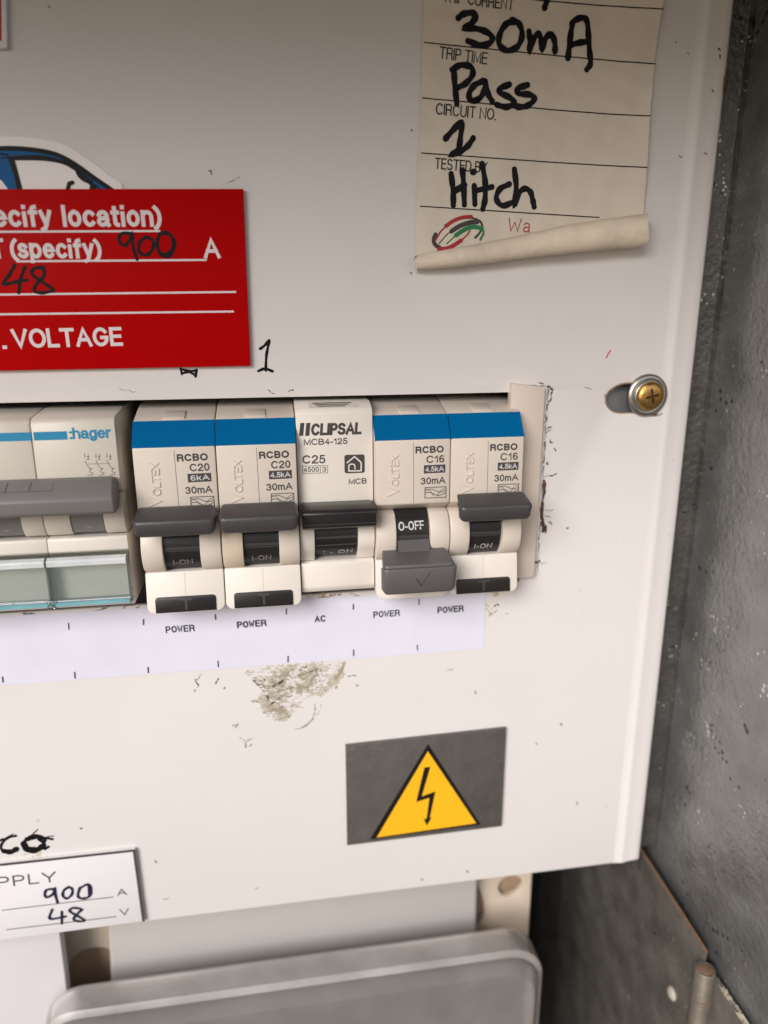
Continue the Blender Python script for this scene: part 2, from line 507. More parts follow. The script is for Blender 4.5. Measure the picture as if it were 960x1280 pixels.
def clear(name, tint, rough, haze, haze_col):
    """thin clear plastic: tinted see-through, a share of milky haze, and a Fresnel gloss"""
    m = bpy.data.materials.new(name)
    m.use_nodes = True
    nt = m.node_tree
    nt.nodes.remove(nt.nodes['Principled BSDF'])
    tr = nt.nodes.new('ShaderNodeBsdfTransparent')
    tr.inputs[0].default_value = tint
    df = nt.nodes.new('ShaderNodeBsdfDiffuse')
    df.inputs[0].default_value = haze_col
    gl = nt.nodes.new('ShaderNodeBsdfGlossy')
    gl.inputs['Roughness'].default_value = rough
    gl.inputs[0].default_value = (1, 1, 1, 1)
    tc = nt.nodes.new('ShaderNodeTexCoord')
    n = nt.nodes.new('ShaderNodeTexNoise')
    n.inputs['Scale'].default_value = 70
    n.inputs['Detail'].default_value = 7
    nt.links.new(tc.outputs['Object'], n.inputs['Vector'])
    mr = nt.nodes.new('ShaderNodeMapRange')
    mr.inputs['From Min'].default_value = .3
    mr.inputs['From Max'].default_value = .7
    mr.inputs['To Min'].default_value = haze * .75
    mr.inputs['To Max'].default_value = haze * 1.25
    nt.links.new(n.outputs['Fac'], mr.inputs['Value'])
    m1 = nt.nodes.new('ShaderNodeMixShader')
    nt.links.new(mr.outputs[0], m1.inputs[0])
    nt.links.new(tr.outputs[0], m1.inputs[1])
    nt.links.new(df.outputs[0], m1.inputs[2])
    fr = nt.nodes.new('ShaderNodeFresnel')
    fr.inputs[0].default_value = 1.45
    m2 = nt.nodes.new('ShaderNodeMixShader')
    nt.links.new(fr.outputs[0], m2.inputs[0])
    nt.links.new(m1.outputs[0], m2.inputs[1])
    nt.links.new(gl.outputs[0], m2.inputs[2])
    nt.links.new(m2.outputs[0], nt.nodes['Material Output'].inputs[0])
    return m
CLEAR = clear('clear_tinted_plastic', (.955, .985, .98, 1), .06, .03, (.7, .8, .8, 1))
EDGE = clear('tinted_edge_glow', (.6, .85, .88, 1), .1, .55, (.30, .62, .68, 1))  # cyan tint plus the light gathered in the edge, put into colour
SKY_GLINT = clear('painted_sky_glint', (.9, .95, .95, 1), .15, .7, (.80, .82, .82, 1))  # sky reflection on the cover's top, put into a milky pale colour
FROST = clear('dusty_clear_plastic', (.93, .92, .90, 1), .25, .26, (.50, .46, .43, 1))
RIM = clear('pale_plastic_rim', (.93, .91, .89, 1), .3, .42, (.66, .62, .58, 1))  # paler, milkier plastic for the meter cover rim

# ------------------------------------------------------------------ cabinet (steel enclosure round the panel)
TOP = 98.0
cab = thing('meter_cabinet', 'galvanised steel meter cabinet with pitted side wall right of the white panel', 'cabinet', (0, -95, -330))
WX = 113.6
MB().box(WX, WX + 1.2, -96, 260, -330, TOP).build('side_wall', GALV, cab)  # unseen front length added to cut light from the right
# front frame strip that the panel closes against, with a folded inner edge
MB().loft([[(x, d, z) for x, d in ((96, -6.2), (WX - .1, -6.2), (WX - .1, -4.2), (WX - .5, -4.1), (WX - .9, -4.9), (WX - 1.6, -5.0), (96, -5.0))]
           for z in (-162.6, TOP)]).build('frame_strip', GALVF, cab)
MB().box(-330, WX - .2, -97.2, -96, -330, TOP).build('back_plate', INSIDE, cab)
MB().box(-330, WX + 1.2, -96, 158, TOP, TOP + 1.2).build('roof', GALV, cab)
MB().box(-331.2, -330, -96, 62, -330, TOP).build('side_wall', GALV, cab)
MB().box(-330, WX, -96, 20, -331.2, -330).build('floor_plate', GALVD, cab)

# ------------------------------------------------------------------ painted cover panel with its cut-outs
panel = thing('cover_panel', 'white painted steel cover panel with breaker cut-out and hand-written marks', 'panel', (0, 0, -163))
PB = -163.0
def curve_plate(outer, holes, d0, d1, bev, name, m, parent):
    cu = bpy.data.curves.new(name, 'CURVE')
    cu.dimensions = '2D'
    cu.fill_mode = 'BOTH'
    for ol in [outer] + holes:
        sp = cu.splines.new('POLY')
        sp.points.add(len(ol) - 1)
        for i, (x, z) in enumerate(ol):
            sp.points[i].co = (x, z, 0, 1)
        sp.use_cyclic_u = True
    cu.extrude = (d1 - d0) / 2 - bev
    cu.bevel_depth = bev
    cu.bevel_resolution = 2
    cu.offset = -bev
    tmp = bpy.data.objects.new(name, cu)
    COL.objects.link(tmp)
    dg = bpy.context.evaluated_depsgraph_get()
    me = bpy.data.meshes.new_from_object(tmp.evaluated_get(dg))
    bpy.data.objects.remove(tmp)
    bpy.data.curves.remove(cu)
    me.name = name
    for v in me.vertices:
        x, z, t = v.co
        v.co = V(x, (d0 + d1) / 2 + t, z) - ORG[parent.name]
    bm = bmesh.new()
    bm.from_mesh(me)
    bmesh.ops.remove_doubles(bm, verts=bm.verts, dist=1e-7)
    bmesh.ops.recalc_face_normals(bm, faces=bm.faces)
    bm.to_mesh(me)
    bm.free()
    for p in me.polygons:
        p.use_smooth = True
    me.set_sharp_from_angle(angle=math.radians(30))
    me.materials.clear()
    me.materials.append(m)
    o = bpy.data.objects.new(name, me)
    finish(o, parent)
    return o
hole = [(-160, -69.0), (62.5, -69.0), (62.5, -19.4), (-160, -19.4)]
scx, scz = pp(812, 494)
slot_px = [(800, 478), (782, 479), (771, 482), (761, 489), (757, 497), (758, 506), (764, 513), (773, 516), (790, 516), (802, 517),
           (818, 520), (829, 516), (835, 508), (838, 497), (836, 485), (828, 478), (815, 475)]
slot = smooth_line([pp(*p) for p in slot_px + slot_px[:1]], 3)[:-1]
curve_plate([(-320, PB), (98, PB), (98, 95), (-320, 95)], [hole, slot], -1.4, 0, .25, 'face_sheet', PAINT, panel)
edge_prof = [(97.0, -1.0), (97.0, .015), (98.2, .05), (98.9, .22), (99.5, .32), (100.2, .22), (101.2, -.04), (103.4, -.22), (105.0, -.42), (105.7, -.75), (106.0, -1.4),
             (106.0, -4.2), (104.8, -4.2), (104.8, -1.8)]
MB().loft([[(x, d, z) for x, d in edge_prof] for z in (PB + .02, 95)]).build('folded_edge', PAINT, panel, smooth=50)

# cut edge of the slot shows rusty
mb = MB()
for k in range(len(slot)):
    pass
mb.ribbon(slot, .35, .05, closed=True)
mb.build('slot_rim', GLUE_AND_SHADE, panel, smooth=0)

# marker figures written straight on the paint
mb = MB()
c5 = crop(0, 150, 2.824)
hand(mb, [[(918, 808), (935, 795), (950, 778), (946, 800), (940, 835), (938, 884)], [(912, 886), (935, 878), (962, 887)]], c5, .62, .05)
mb.build('marker_figure', MARKER, panel, smooth=0)
mb = MB()
hand(mb, [[(640, 880), (668, 886), (694, 884)], [(645, 893), (668, 890), (692, 902)], [(638, 878), (642, 897)], [(694, 882), (690, 906)]], c5, .55, .05)
mb.build('marker_figure', MARKER, panel, smooth=0)
mb = MB()
c6 = crop(0, 980, 2.909)
hand(mb, [[(58, 188), (30, 195), (8, 215), (5, 236), (28, 248), (62, 238)], [(0, 205), (12, 200)]], c6, .7, .05)
hand(mb, [[(150, 192), (118, 188), (92, 205), (84, 226), (100, 240), (130, 240), (155, 222), (164, 200), (150, 192)],
          [(140, 200), (158, 215), (135, 235)], [(163, 236), (176, 228)], [(160, 195), (190, 200)]], c6, .8, .05)
hand(mb, [[(86, 215), (92, 232), (112, 243), (138, 238), (158, 222)], [(88, 222), (104, 236), (124, 236)], [(100, 200), (130, 190), (150, 196)], [(60, 236), (40, 246), (16, 244)]], c6, 1.5, .06)
hand(mb, [[(150, 205), (172, 192), (196, 188)], [(120, 180), (138, 165)], [(20, 196), (48, 182)]], c6, .3, .05)
mb.build('marker_writing', MARKER, panel, smooth=0)

# grey and black scuffs on the paint, worst along the cut-out edge
mb = MB()
def scuff(p, q, w, n=4, j=1.2):
    pts = [(p[0] + (q[0] - p[0]) * t / n + random.uniform(-j, j), p[1] + (q[1] - p[1]) * t / n + random.uniform(-j, j)) for t in range(n + 1)]
    SC.append((pts[0], [pp(*s) for s in pts], w))
SC = []
for p, q, w in [((685, 484), (692, 487), .9), ((691, 486), (688, 500), .6), ((688, 500), (685, 506), .5), ((684, 537), (690, 533), .5), ((682, 541), (689, 536), .3), ((687, 551), (690, 553), .5),
                ((692, 561), (695, 563), .5), ((688, 594), (697, 592), .5), ((680, 597), (686, 594), .25), ((681, 637), (690, 638), .25), ((682, 645), (688, 646), .3), ((685, 652), (689, 655), .5), ((709, 660), (711, 661), .5),
                ((669, 703), (675, 702), 1.0), ((675, 704), (683, 704), .25), ((618, 757), (623, 756), .5), ((610, 770), (622, 762), .25), ((684, 520), (681, 530), .3), ((731, 484), (738, 486), .25), ((757, 494), (756, 503), .4),
                ((674, 478), (680, 479), .4), ((683, 578), (684, 580), .5),
                ((248, 858), (244, 849), .5), ((245, 851), (252, 843), .25), ((270, 855), (273, 847), .5), ((244, 863), (244, 864), .4), ((281, 859), (281, 861), .4),
                ((434, 845), (445, 844), .4), ((445, 856), (447, 857), .3), ((594, 864), (595, 866), .4), ((560, 838), (566, 836), .2),
                ((62, 775), (130, 762), .3), ((20, 772), (60, 768), .25), ((125, 764), (135, 758), .5), ((150, 762), (166, 755), .3), ((175, 757), (160, 765), .3), ((30, 768), (45, 768), .7),
                ((60, 8), (62, 9), .5), ((262, 214), (265, 217), .5), ((283, 228), (300, 222), .2), ((850, 195), (852, 197), .3), ((881, 190), (883, 192), .3), ((845, 52), (846, 54), .3), ((860, 67), (861, 68), .3),
                ((879, 60), (880, 62), .5), ((898, 60), (900, 62), .5), ((900, 69), (901, 72), .5), ((890, 112), (891, 114), .4), ((513, 341), (514, 342), .3), ((514, 163), (515, 163), .4),
                ((862, 196), (872, 198), .25), ((700, 905), (702, 906), .4), ((670, 928), (672, 930), .4), ((720, 1003), (722, 1006), .4), ((584, 1089), (586, 1090), .5), ((100, 1036), (102, 1035), .5),
                ((194, 1076), (197, 1078), .4), ((205, 1124), (210, 1122), .35), ((526, 1100), (528, 1100), .4), ((320, 640 + 470), (322, 1111), .3), ((150, 486), (170, 490), .15), ((335, 488), (342, 492), .3), ((361, 489), (366, 488), .4)]:
    scuff(p, q, w)
for k in range(14):
    x, y = random.uniform(690, 860), random.uniform(560, 1060)
    scuff((x, y), (x + random.uniform(-3, 3), y + random.uniform(-1, 1)), random.uniform(.08, .16), 2, .4)
groups = []
for c0, pts, w in SC:
    hit = [g for g in groups if any(abs(c0[0] - c1[0]) + abs(c0[1] - c1[1]) < 45 for c1, _, _ in g)]
    new = [(c0, pts, w)] + [it for g in hit for it in g]
    groups = [g for g in groups if g not in hit] + [new]
for g in groups:
    mb = MB()
    for i, (_, pts, w) in enumerate(g):
        mb.ribbon(smooth_line(pts, 3), w * .55, .03 + i * .001, 'round', wv=.5)
    mb.build('scuff_mark', GRIME, panel, smooth=0)

# orange flecks
mb = MB()
mb.ribbon([pp(758, 447), pp(760, 443), pp(763, 438)], .35, .03)
mb.build('orange_fleck', mat('orange_fleck', (.55, .10, .05, 1), .6), panel, smooth=0)

# rust lumps where the cut-out edge is bare
for grp in ([(680, 606, .9), (680, 614, .8), (679, 621, .6), (678, 630, .7), (677, 637, 1.0), (677, 644, .8), (678, 652, .9), (679, 659, 1.0), (682, 662, .7)], [(908, 98, .8), (907, 106, .9), (906, 113, .7)]):
  mb = MB()
  for (x, y, r) in grp:
    r *= .72
    cx, cz = pp(x, y)
    ring = []
    for lat in (0, 40, 75):
        rr = r * math.cos(math.radians(lat))
        ring.append([(cx + rr * random.uniform(.45, 1.0) * math.cos(q), .0 + r * .7 * math.sin(math.radians(lat)), cz + rr * random.uniform(1.7, 2.9) * math.sin(q)) for q in [k * math.pi / 4 for k in range(8)]])
    mb.loft(ring)
  mb.build('rust_spot', RUSTD, panel, smooth=60)

# smeared dried dirt under the paper strip
c8 = crop(300, 820, 6.4)
mb, md = MB(), MB()
def blot(m_, pts, d):
    q = smooth_line([c8(*p) for p in pts + pts[:1]], 9)[:-1]
    m_.flat([(u + random.gauss(0, .28), v + random.gauss(0, .28)) for u, v in q], d)
blot(mb, [(40, 125), (150, 100), (420, 70), (700, 50), (840, 60), (800, 190), (690, 300), (560, 330), (470, 400), (400, 500), (280, 520), (190, 440), (150, 330), (180, 220)], .02)
blot(mb, [(170, 150), (300, 120), (520, 95), (660, 120), (600, 230), (500, 300), (440, 400), (380, 480), (260, 460), (180, 380), (200, 260)], .028)
blot(mb, [(120, 125), (180, 112), (215, 125), (190, 160), (205, 200), (150, 170)], .03)
blot(mb, [(220, 150), (300, 115), (420, 95), (560, 85), (640, 130), (580, 190), (545, 260), (470, 260), (440, 330), (450, 370), (400, 470), (330, 450), (240, 420), (185, 370), (235, 330), (190, 290), (260, 250)], .035)
for k in range(70):
    t = random.random()
    x, y = random.gauss(340, 95), random.uniform(120, 470)
    x -= (y - 250) * .22
    l = random.uniform(20, 90)
    an = random.uniform(-.35, .25) if y > 240 else random.uniform(-1.6, .6)
    pts = [(x + l * s * math.cos(an), y + l * s * math.sin(an) + random.uniform(-5, 5)) for s in (-.5, -.2, .2, .5)]
    (mb if t < .55 else md).ribbon(smooth_line([c8(*p) for p in pts], 3), random.uniform(.12, .5), .045 + k * .004, 'round', wv=.5)
for k in range(60):
    x, y = random.uniform(560, 830), random.uniform(60, 320)
    if x + y * .6 > 850 and y > 170:
        continue
    l = random.uniform(8, 30)
    an = random.uniform(.6, 1.9)
    (mb if k % 2 else md).ribbon([c8(x, y), c8(x + l * math.cos(an), y + l * math.sin(an))], random.uniform(.1, .35), .045 + k * .004, 'round')
for pts, w in [([(598, 385), (598, 440), (570, 510), (500, 570), (440, 585)], .3), ([(585, 500), (540, 545), (490, 572)], .4), ([(650, 385), (630, 450), (610, 470)], .2),
               ([(835, 50), (810, 110), (770, 185)], .6), ([(790, 80), (790, 140), (760, 190)], .35), ([(760, 260), (775, 240)], .4), ([(420, 150), (450, 230), (480, 250), (445, 330)], .7),
               ([(480, 250), (540, 245), (575, 180), (620, 140)], .5), ([(590, 85), (600, 120), (635, 145)], .45), ([(480, 120), (500, 150)], .5), ([(240, 320), (330, 330), (430, 318)], .3),
               ([(190, 395), (260, 430), (350, 440), (410, 400), (470, 375)], .4), ([(280, 515), (330, 500), (400, 470)], .3), ([(250, 185), (270, 215)], .35), ([(280, 235), (340, 230), (350, 205)], .35),
               ([(535, 240), (545, 275)], .5), ([(0, 655), (40, 680), (45, 730)], .35), ([(40, 690), (80, 665), (135, 640)], .3), ([(75, 720), (95, 705)], .3), ([(-60, 555), (-20, 545), (-40, 570)], .4)]:
    md.ribbon(smooth_line([c8(*p) for p in pts], 4), w, .10, 'round', wv=.5)
cA = crop(580, 460, 3.43)
mb.build('dried_dirt', DUST, panel, smooth=0)
mb = MB()
for k in range(16):
    u_, v_ = random.uniform(378, 445), random.uniform(741, 750)
    mb.ribbon(smooth_line([pp(u_, v_), pp(u_ + random.uniform(2, 6), v_ + random.uniform(-1.5, 1.5)), pp(u_ + random.uniform(6, 10), v_ + random.uniform(-2, 1))], 3), random.uniform(.2, .5), .03 + k * .002, 'round', wv=.5)
mb.build('brown_stain', filmy('brown_film', (.36, .27, .16, 1), .6), panel, smooth=0)
md.build('dirt_streaks', DUSTD, panel, smooth=0)
mb = MB()
for pts in ([(118, 945), (150, 945), (148, 975), (128, 985)],):
    mb.flat([cA(*p) for p in pts], .03)
for pts, w in [([(90, 1010), (130, 1040), (190, 1055)], .35), ([(95, 1030), (120, 1060)], .5)]:
    mb.ribbon(smooth_line([cA(*p) for p in pts], 4), w, .03)
mb.build('yellow_stain', YSTAIN, panel, smooth=0)
mb = MB()
for pts in ([(85, 240), (150, 235), (150, 275), (85, 280)], [(130, 130), (150, 118), (155, 165), (140, 160)]):
    mb.flat([c6(*p) for p in pts], .03)
mb.build('yellow_stain', YSTAIN, panel, smooth=0)

# roughly sawn edge of the cut-out beside the filler strip
mb = MB()
def ragged(p, q, n, w):
    run = []
    for k in range(n + 1):
        f_ = k / n
        run.append((p[0] + (q[0] - p[0]) * f_ + random.gauss(0, .55), p[1] + (q[1] - p[1]) * f_))
        if random.random() < .16 or k == n:
            if len(run) > 2:
                mb.ribbon([pp(*r_) for r_ in run], w * random.uniform(.6, 1.3), .04, 'round', wv=.6)
            run = []
ragged((685, 486), (671.5, 718), 70, .24)
ragged((640, 480), (684, 482.5), 14, .14)
mb.build('ragged_cut_edge', mat('bare_cut_metal', (.17, .14, .12, 1), .7, var=.5, vscale=900), panel, smooth=0)

# ------------------------------------------------------------------ screw in the slot
sx, sz = pp(811, 494.5, 1.2)
screw = thing('panel_screw', 'brass cross-head screw with domed zinc washer in the slotted hole', 'screw', (sx, 0, sz))
def lathe(prof, cx, cz, n=40):
    return [[(cx + r * math.cos(2 * math.pi * k / n), d, cz + r * math.sin(2 * math.pi * k / n)) for k in range(n)] for r, d in prof]
MB().loft(lathe([(5.3, .1), (5.35, .5), (5.2, .85), (4.7, 1.15), (4.2, 1.25), (4.0, 1.15), (3.8, 1.6), (3.6, 1.7), (1.0, 1.7)], sx, sz)).build('washer', STEEL, screw, smooth=60)
head = MB().loft(lathe([(3.55, 1.65), (3.55, 2.1), (3.3, 2.5), (2.6, 2.85), (1.6, 3.05), (.6, 3.12), (.05, 3.13)], sx, sz)).build('screw_head', BRASS, screw, smooth=70)
mb = MB()
for k in range(4):
    q = math.radians(12 + 90 * k)
    u, v = Vector((math.cos(q), math.sin(q))), Vector((-math.sin(q), math.cos(q)))
    c0 = Vector((sx, sz))
    o4 = [c0 + u * .15 + v * .25, c0 + u * 1.7 + v * .36, c0 + u * 1.95, c0 + u * 1.7 - v * .36, c0 + u * .15 - v * .25]
    mb.flat([(p.x, p.y) for p in o4], lambda x, z: 3.2 - ((x - sx) ** 2 + (z - sz) ** 2) * .05)
mb.build('cross_recess', RECESS, head, smooth=0)
# steel bracket behind the slot
brk = MB().box(sx - 16, sx + 4, -4.9, -3.6, sz - 9, sz + 9).build('mounting_bracket', mat('bracket_zinc', (.30, .30, .31, 1), .5, metal=.6, var=.2), panel, bevel=.2)

# ------------------------------------------------------------------ circuit breakers
PITCH, X0 = 17.95, -30.7
def arc_prof(cd_, cz, r, a0, a1, n=8):
    return [(cd_ + r * math.cos(math.radians(a0 + (a1 - a0) * i / n)), cz + r * math.sin(math.radians(a0 + (a1 - a0) * i / n))) for i in range(n + 1)]

def inset_prism(mb, prof, x0, x1, k):
    """prism whose two ends draw in by k[i] at profile point i"""
    mb.loft([[(x0 + kk, d, z) for (d, z), kk in zip(prof, k)], [(x1 - kk, d, z) for (d, z), kk in zip(prof, k)]], True, True)
    return mb

def rounded_handle(mb, prof, x0, x1, ins, back):
    """bar along x whose ends round off in plan and draw in by ins at each profile point"""
    steps = [(0, .82), (.2, .91), (.5, .965), (1.0, .99), (1.6, 1.0)]
    zc = sum(z for _, z in prof) / len(prof)
    rings = []
    for o_, k in steps + [(-o_, k) for o_, k in steps[::-1]]:
        base = x0 if (o_, k) in steps and len(rings) < 5 else x1
        w_ = 1 if base == x0 else -1
        rings.append([(base + o_ + w_ * kk * (1 - abs(o_) / 1.8), back + (d - back) * k, zc + (z - zc) * (.92 + .08 * (k - .82) / .18)) for (d, z), kk in zip(prof, ins)])
    return mb.loft(rings)

def rcbo(i, amps, ka, on, label):
    x = X0 + PITCH * i + .12
    W = PITCH - .24
    t = thing('circuit_breaker', label, 'circuit breaker', (x, 0, -68), 'blue-banded circuit breakers in the cut-out')
    mb = MB()
    mb.prism([(-34, -20.6), (-6, -21.0), (4, -23.6), (8.0, -28.9), (8.3, -44.2), (4.2, -46.5), (1.5, -46.8), (1.5, -58.2), (-34, -58.2)], x, x + W)
    body = mb.build('body', CREAM, t, bevel=.35)
    # small latch tab on the sloping top
    MB().prism([(-1.0, -22.0), (2.6, -22.9), (3.5, -23.2), (3.2, -23.8), (-1.0, -22.6)], x + W * .36, x + W * .63).build('latch_tab', CREAM, t, bevel=.1)
    # colour band wrapped round the sloping shoulder
    dz, dd = -5.3, 4.0
    sl = lambda s, off: (4 + dd * s + off * .8, -23.6 + dz * s + off * .6)
    p = [sl(.0, .04), sl(1.0, .04), sl(1.0, -.6), sl(0.0, -.6)]
    MB().prism(p, x - .03, x + W + .03).build('blue_band', BLUE, t)
    # side cheeks either side of the switch
    cw = 4.75
    ch = [(1.0, -46.2), (5.0, -46.3)] + arc_prof(1.9, -52.6, 7.6, 50, -38, 9) + [(6.6, -58.25), (1.0, -58.25)]
    for s0 in (x, x + W - cw):
        MB().prism(ch, s0, s0 + cw).build('cheek', TAPE if (i == 1 and s0 == x) else CREAM, t, bevel=.3)
    # rotor
    rot = MB().prism([(0.5, -46)] + arc_prof(1.0, -52.3, 7.3, 58, -52, 14) + [(.5, -58.1)], x + cw + .15, x + W - cw - .15).build('switch_drum', BLACK, t)
    rd = lambda px_, z: 1.0 + math.sqrt(max(.1, 7.3 ** 2 - (z + 52.3) ** 2)) + .05
    mb = MB()
    for zz, h in ((-52.25, .35), (-52.9, .12)):
        mb.prism([(7.7, zz - h), (8.42, zz - h), (8.42, zz + h), (7.7, zz + h)], x + cw + .2, x + W - cw - .2)
    mb.build('drum_rib', DGREY, rot)
    mb = MB()
    if on:
        text(mb, 'I-ON', (x + 6.6, -56.7), (x + 11.0, -56.65), 1.45, .13, rd)
    else:
        text(mb, 'O-OFF', (x + 5.5, -50.75), (x + 11.6, -50.65), 2.0, .15, rd)
    mb.build('switch_lettering', WINK if (not on or i != 0) and i != 1 else WORN, rot, smooth=0)
    # lower front
    lp = [(-34, -58.3), (6.6, -58.3), (7.4, -58.8), (8.6, -66.6), (8.2, -68), (-34, -68)]
    ol = rrect(x, x + W, -68, -58.3, 1.7, 5, (1, 1, 0, 0))
    fd = lambda z: 7.2 + (-58.8 - z) * .155
    mb = MB()
    mb.loft([[(a_, -34, b_) for a_, b_ in ol], [(a_, 5.2, b_) for a_, b_ in ol], [(a_, fd(b_) - .0, b_) for a_, b_ in ol]])
    mb.build('lower_front', CREAM2, t, bevel=.3)
    mb = MB()
    mb.ribbon([(x + W * .5, -58.7), (x + W * .5, -64.2)], .12, lambda a_, b_: fd(b_) + .04, 'square')
    mb.build('seam_line', AGED, t, smooth=0)
    if on:
        o2 = rrect(x + 1.9, x + W - 2.0, -67.75, -64.1, .7, 4, (0, 0, 1, 1))
        tb = MB().loft([[(a_, 5, b_) for a_, b_ in o2], [(a_, fd(b_) + .35, b_) for a_, b_ in o2]]).build('test_button', BLACK, t, bevel=.2)
        mb = MB()
        cxx = x + W / 2
        tf = lambda a_, b_: fd(b_) + .42
        mb.ribbon([(cxx - 1.2, -64.8), (cxx + 1.2, -64.8)], .42, tf, 'square')
        mb.ribbon([(cxx, -64.9), (cxx, -66.9)], .5, tf, 'square')
        mb.build('test_lettering', DGREY, tb, smooth=0)
    # toggle handle
    mb = MB()
    if on:
        prof = [(7.5, -42.9), (11.0, -41.55), (11.7, -41.5), (12.4, -41.65), (16.3, -42.95), (16.9, -43.3), (17.1, -43.9), (16.7, -46.2), (16.3, -46.8), (15.5, -47.1), (12.0, -46.8), (9.0, -45.8), (7.5, -45.2)]
        ins = [1.8, 1.0, .8, .6, .15, 0, 0, .25, .7, 1.2, 2.0, 2.4, 2.6]
        rounded_handle(mb, prof, x + .1, x + W - .1, ins, 8.0)
        hd = mb.build('toggle_handle', DGREY, t, smooth=45)
        MB().prism([(7.5, -45.5), (12.0, -46.6), (9.0, -49.4), (7.5, -50)], x + cw + .3, x + W - cw - .3).build('handle_stem', BLACK, hd)
    else:
        prof = [(7.0, -55.2), (10.3, -55.2), (10.9, -55.25), (16.9, -56.35), (17.05, -56.6), (17.1, -56.9), (17.9, -56.95), (18.1, -57.3), (17.2, -62.7), (16.8, -63.4), (15.9, -63.8), (13.5, -63.2), (8.5, -60.5), (7.0, -59.0)]
        ins = [1.5, 1.3, 1.1, .55, .5, .45, .0, .0, .15, .6, 1.1, 1.4, 1.6, 1.6]
        rounded_handle(mb, prof, x - .05, x + W + .05, ins, 8.0)
        hd = mb.build('toggle_handle', MGREY, t, smooth=45)
        MB().prism([(7.5, -52.8), (8.8, -53), (10.8, -55.3), (7.5, -56)], x + cw + .3, x + W - cw - .3).build('handle_stem', MGREY, hd)
        hf = lambda a_, b_: 18.1 + (b_ + 57.3) * .167 + .05
        mb = MB()
        cxx = x + W / 2 + .2
        mb.ribbon([(cxx - 1.1, -59.5), (cxx + .1, -61.4)], .3, hf)
        mb.ribbon([(cxx + .1, -61.4), (cxx + 2.1, -57.9)], .16, hf)
        mb.build('tick_mark', DGREY, hd, smooth=0)
    # printing on the front
    ff = lambda a_, b_: 8.0 + (-28.9 - b_) * .0196 + .05
    mb = MB()
    text(mb, 'RCBO', (x + 9.4, -32.15), (x + 16.1, -32.1), 1.65, .23, ff, gap=.12)
    text(mb, amps, (x + 12.0, -34.5), (x + 16.3, -34.45), 1.75, .17, ff, gap=.13)
    text(mb, '30mA', (x + 10.7, -39.6), (x + 16.6, -39.5), 1.65, .17, ff, gap=.12)
    mb.flat([(x + 11.4, -36.95), (x + 16.55, -36.9), (x + 16.55, -34.95), (x + 11.4, -35.0)], ff)
    bx0, bx1, bz0, bz1 = x + 11.7, x + 16.8, -42.9, -40.35
    mb.ribbon([(bx0, bz0), (bx1, bz0), (bx1, bz1), (bx0, bz1)], .17, ff, closed=True)
    for o_, ph in ((-.45, 0), (-1.25, .6)):
        mb.ribbon([(bx0 + (bx1 - bx0) * k / 20, bz1 - .35 + o_ + .42 * math.sin(k / 20 * 6.28 + ph)) for k in range(21)], .16, ff, 'square')
    mb.ribbon([(bx0, bz1 - .2), (bx0 + 1.3, bz1 - .8), (bx0 + 2.2, bz1 - 2.2)], .12, ff, 'square')
    mb.ribbon([(bx1, bz1 - .2), (bx1 - 1.3, bz1 - .9), (bx1 - 2.2, bz1 - 2.2)], .12, ff, 'square')
    mb.build('front_printing', PRINT, t, smooth=0)
    f2 = lambda a_, b_: ff(a_, b_) + .02
    mb = MB()
    pa = (x + 12.0, -36.6) if ka == '6kA' else (x + 11.75, -36.6)
    text(mb, ka, pa, (x + 16.2, -36.55), 1.25, .17, f2, gap=.1)
    mb.build('rating_lettering', WINK, t, smooth=0)
    mb = MB()
    mb.ribbon([(x + 8.9, -29.7), (x + 9.0, -43.9)], .09, ff, 'square')
    mb.build('groove_line', GREYPR, t, smooth=0)
    # raised lettering reading upwards
    mb = MB()
    for off, dep in ((0, .0),):
        for st in [[(2.4, -41.3), (3.0, -41.55), (5.7, -39.8), (3.6, -38.9)]]:
            pass
    def raised(mb, pts, w):
        Pn = [Vector(p) for p in pts]
        for A_, B_ in zip(Pn, Pn[1:]):
            tt = (B_ - A_).normalized()
            nn = Vector((-tt.y, tt.x)) * w / 2
            q = [A_ - nn - tt * w / 2, B_ - nn + tt * w / 2, B_ + nn + tt * w / 2, A_ + nn - tt * w / 2]
            mb.loft([[(p.x, ff(p.x, p.y) - .1, p.y) for p in q], [(A_.x * 0 + p.x, ff(p.x, p.y) + .16, p.y) for p in q]])
    u0 = [(3.9, 'V', 2.6, -42.0, -39.9), (0, 'O', 1.6, -39.6, -38.1), (0, 'L', 1.6, -37.7, -36.7), (0, 'T', 1.6, -36.6, -35.3), (0, 'E', 1.6, -34.9, -33.9), (0, 'X', 1.6, -33.7, -32.4)]
    for _, chh, h, z0, z1 in u0:
        gw = max(GL[chh][0], .05)
        for st in GL[chh][1]:
            st2 = st[::3] + [st[-1]] if len(st) > 12 else st
            raised(mb, [(x + 5.3 - v * h + (1.0 if chh == 'V' else 0) * 0, z0 + (z1 - z0) * u / gw) for u, v in st2], .2)
    mb.build('raised_lettering', CREAM, t, smooth=0)
    return t

rcbo(0, 'C20', '6kA', True, 'blue-banded C20 circuit breaker marked 6kA, switched on')
rcbo(1, 'C20', '4.5kA', True, 'blue-banded C20 circuit breaker marked 4.5kA, switched on')
rcbo(3, 'C16', '4.5kA', False, 'blue-banded C16 circuit breaker switched off, its grey handle down')
rcbo(4, 'C16', '4.5kA', True, 'blue-banded C16 circuit breaker switched on, beside the beige filler strip')

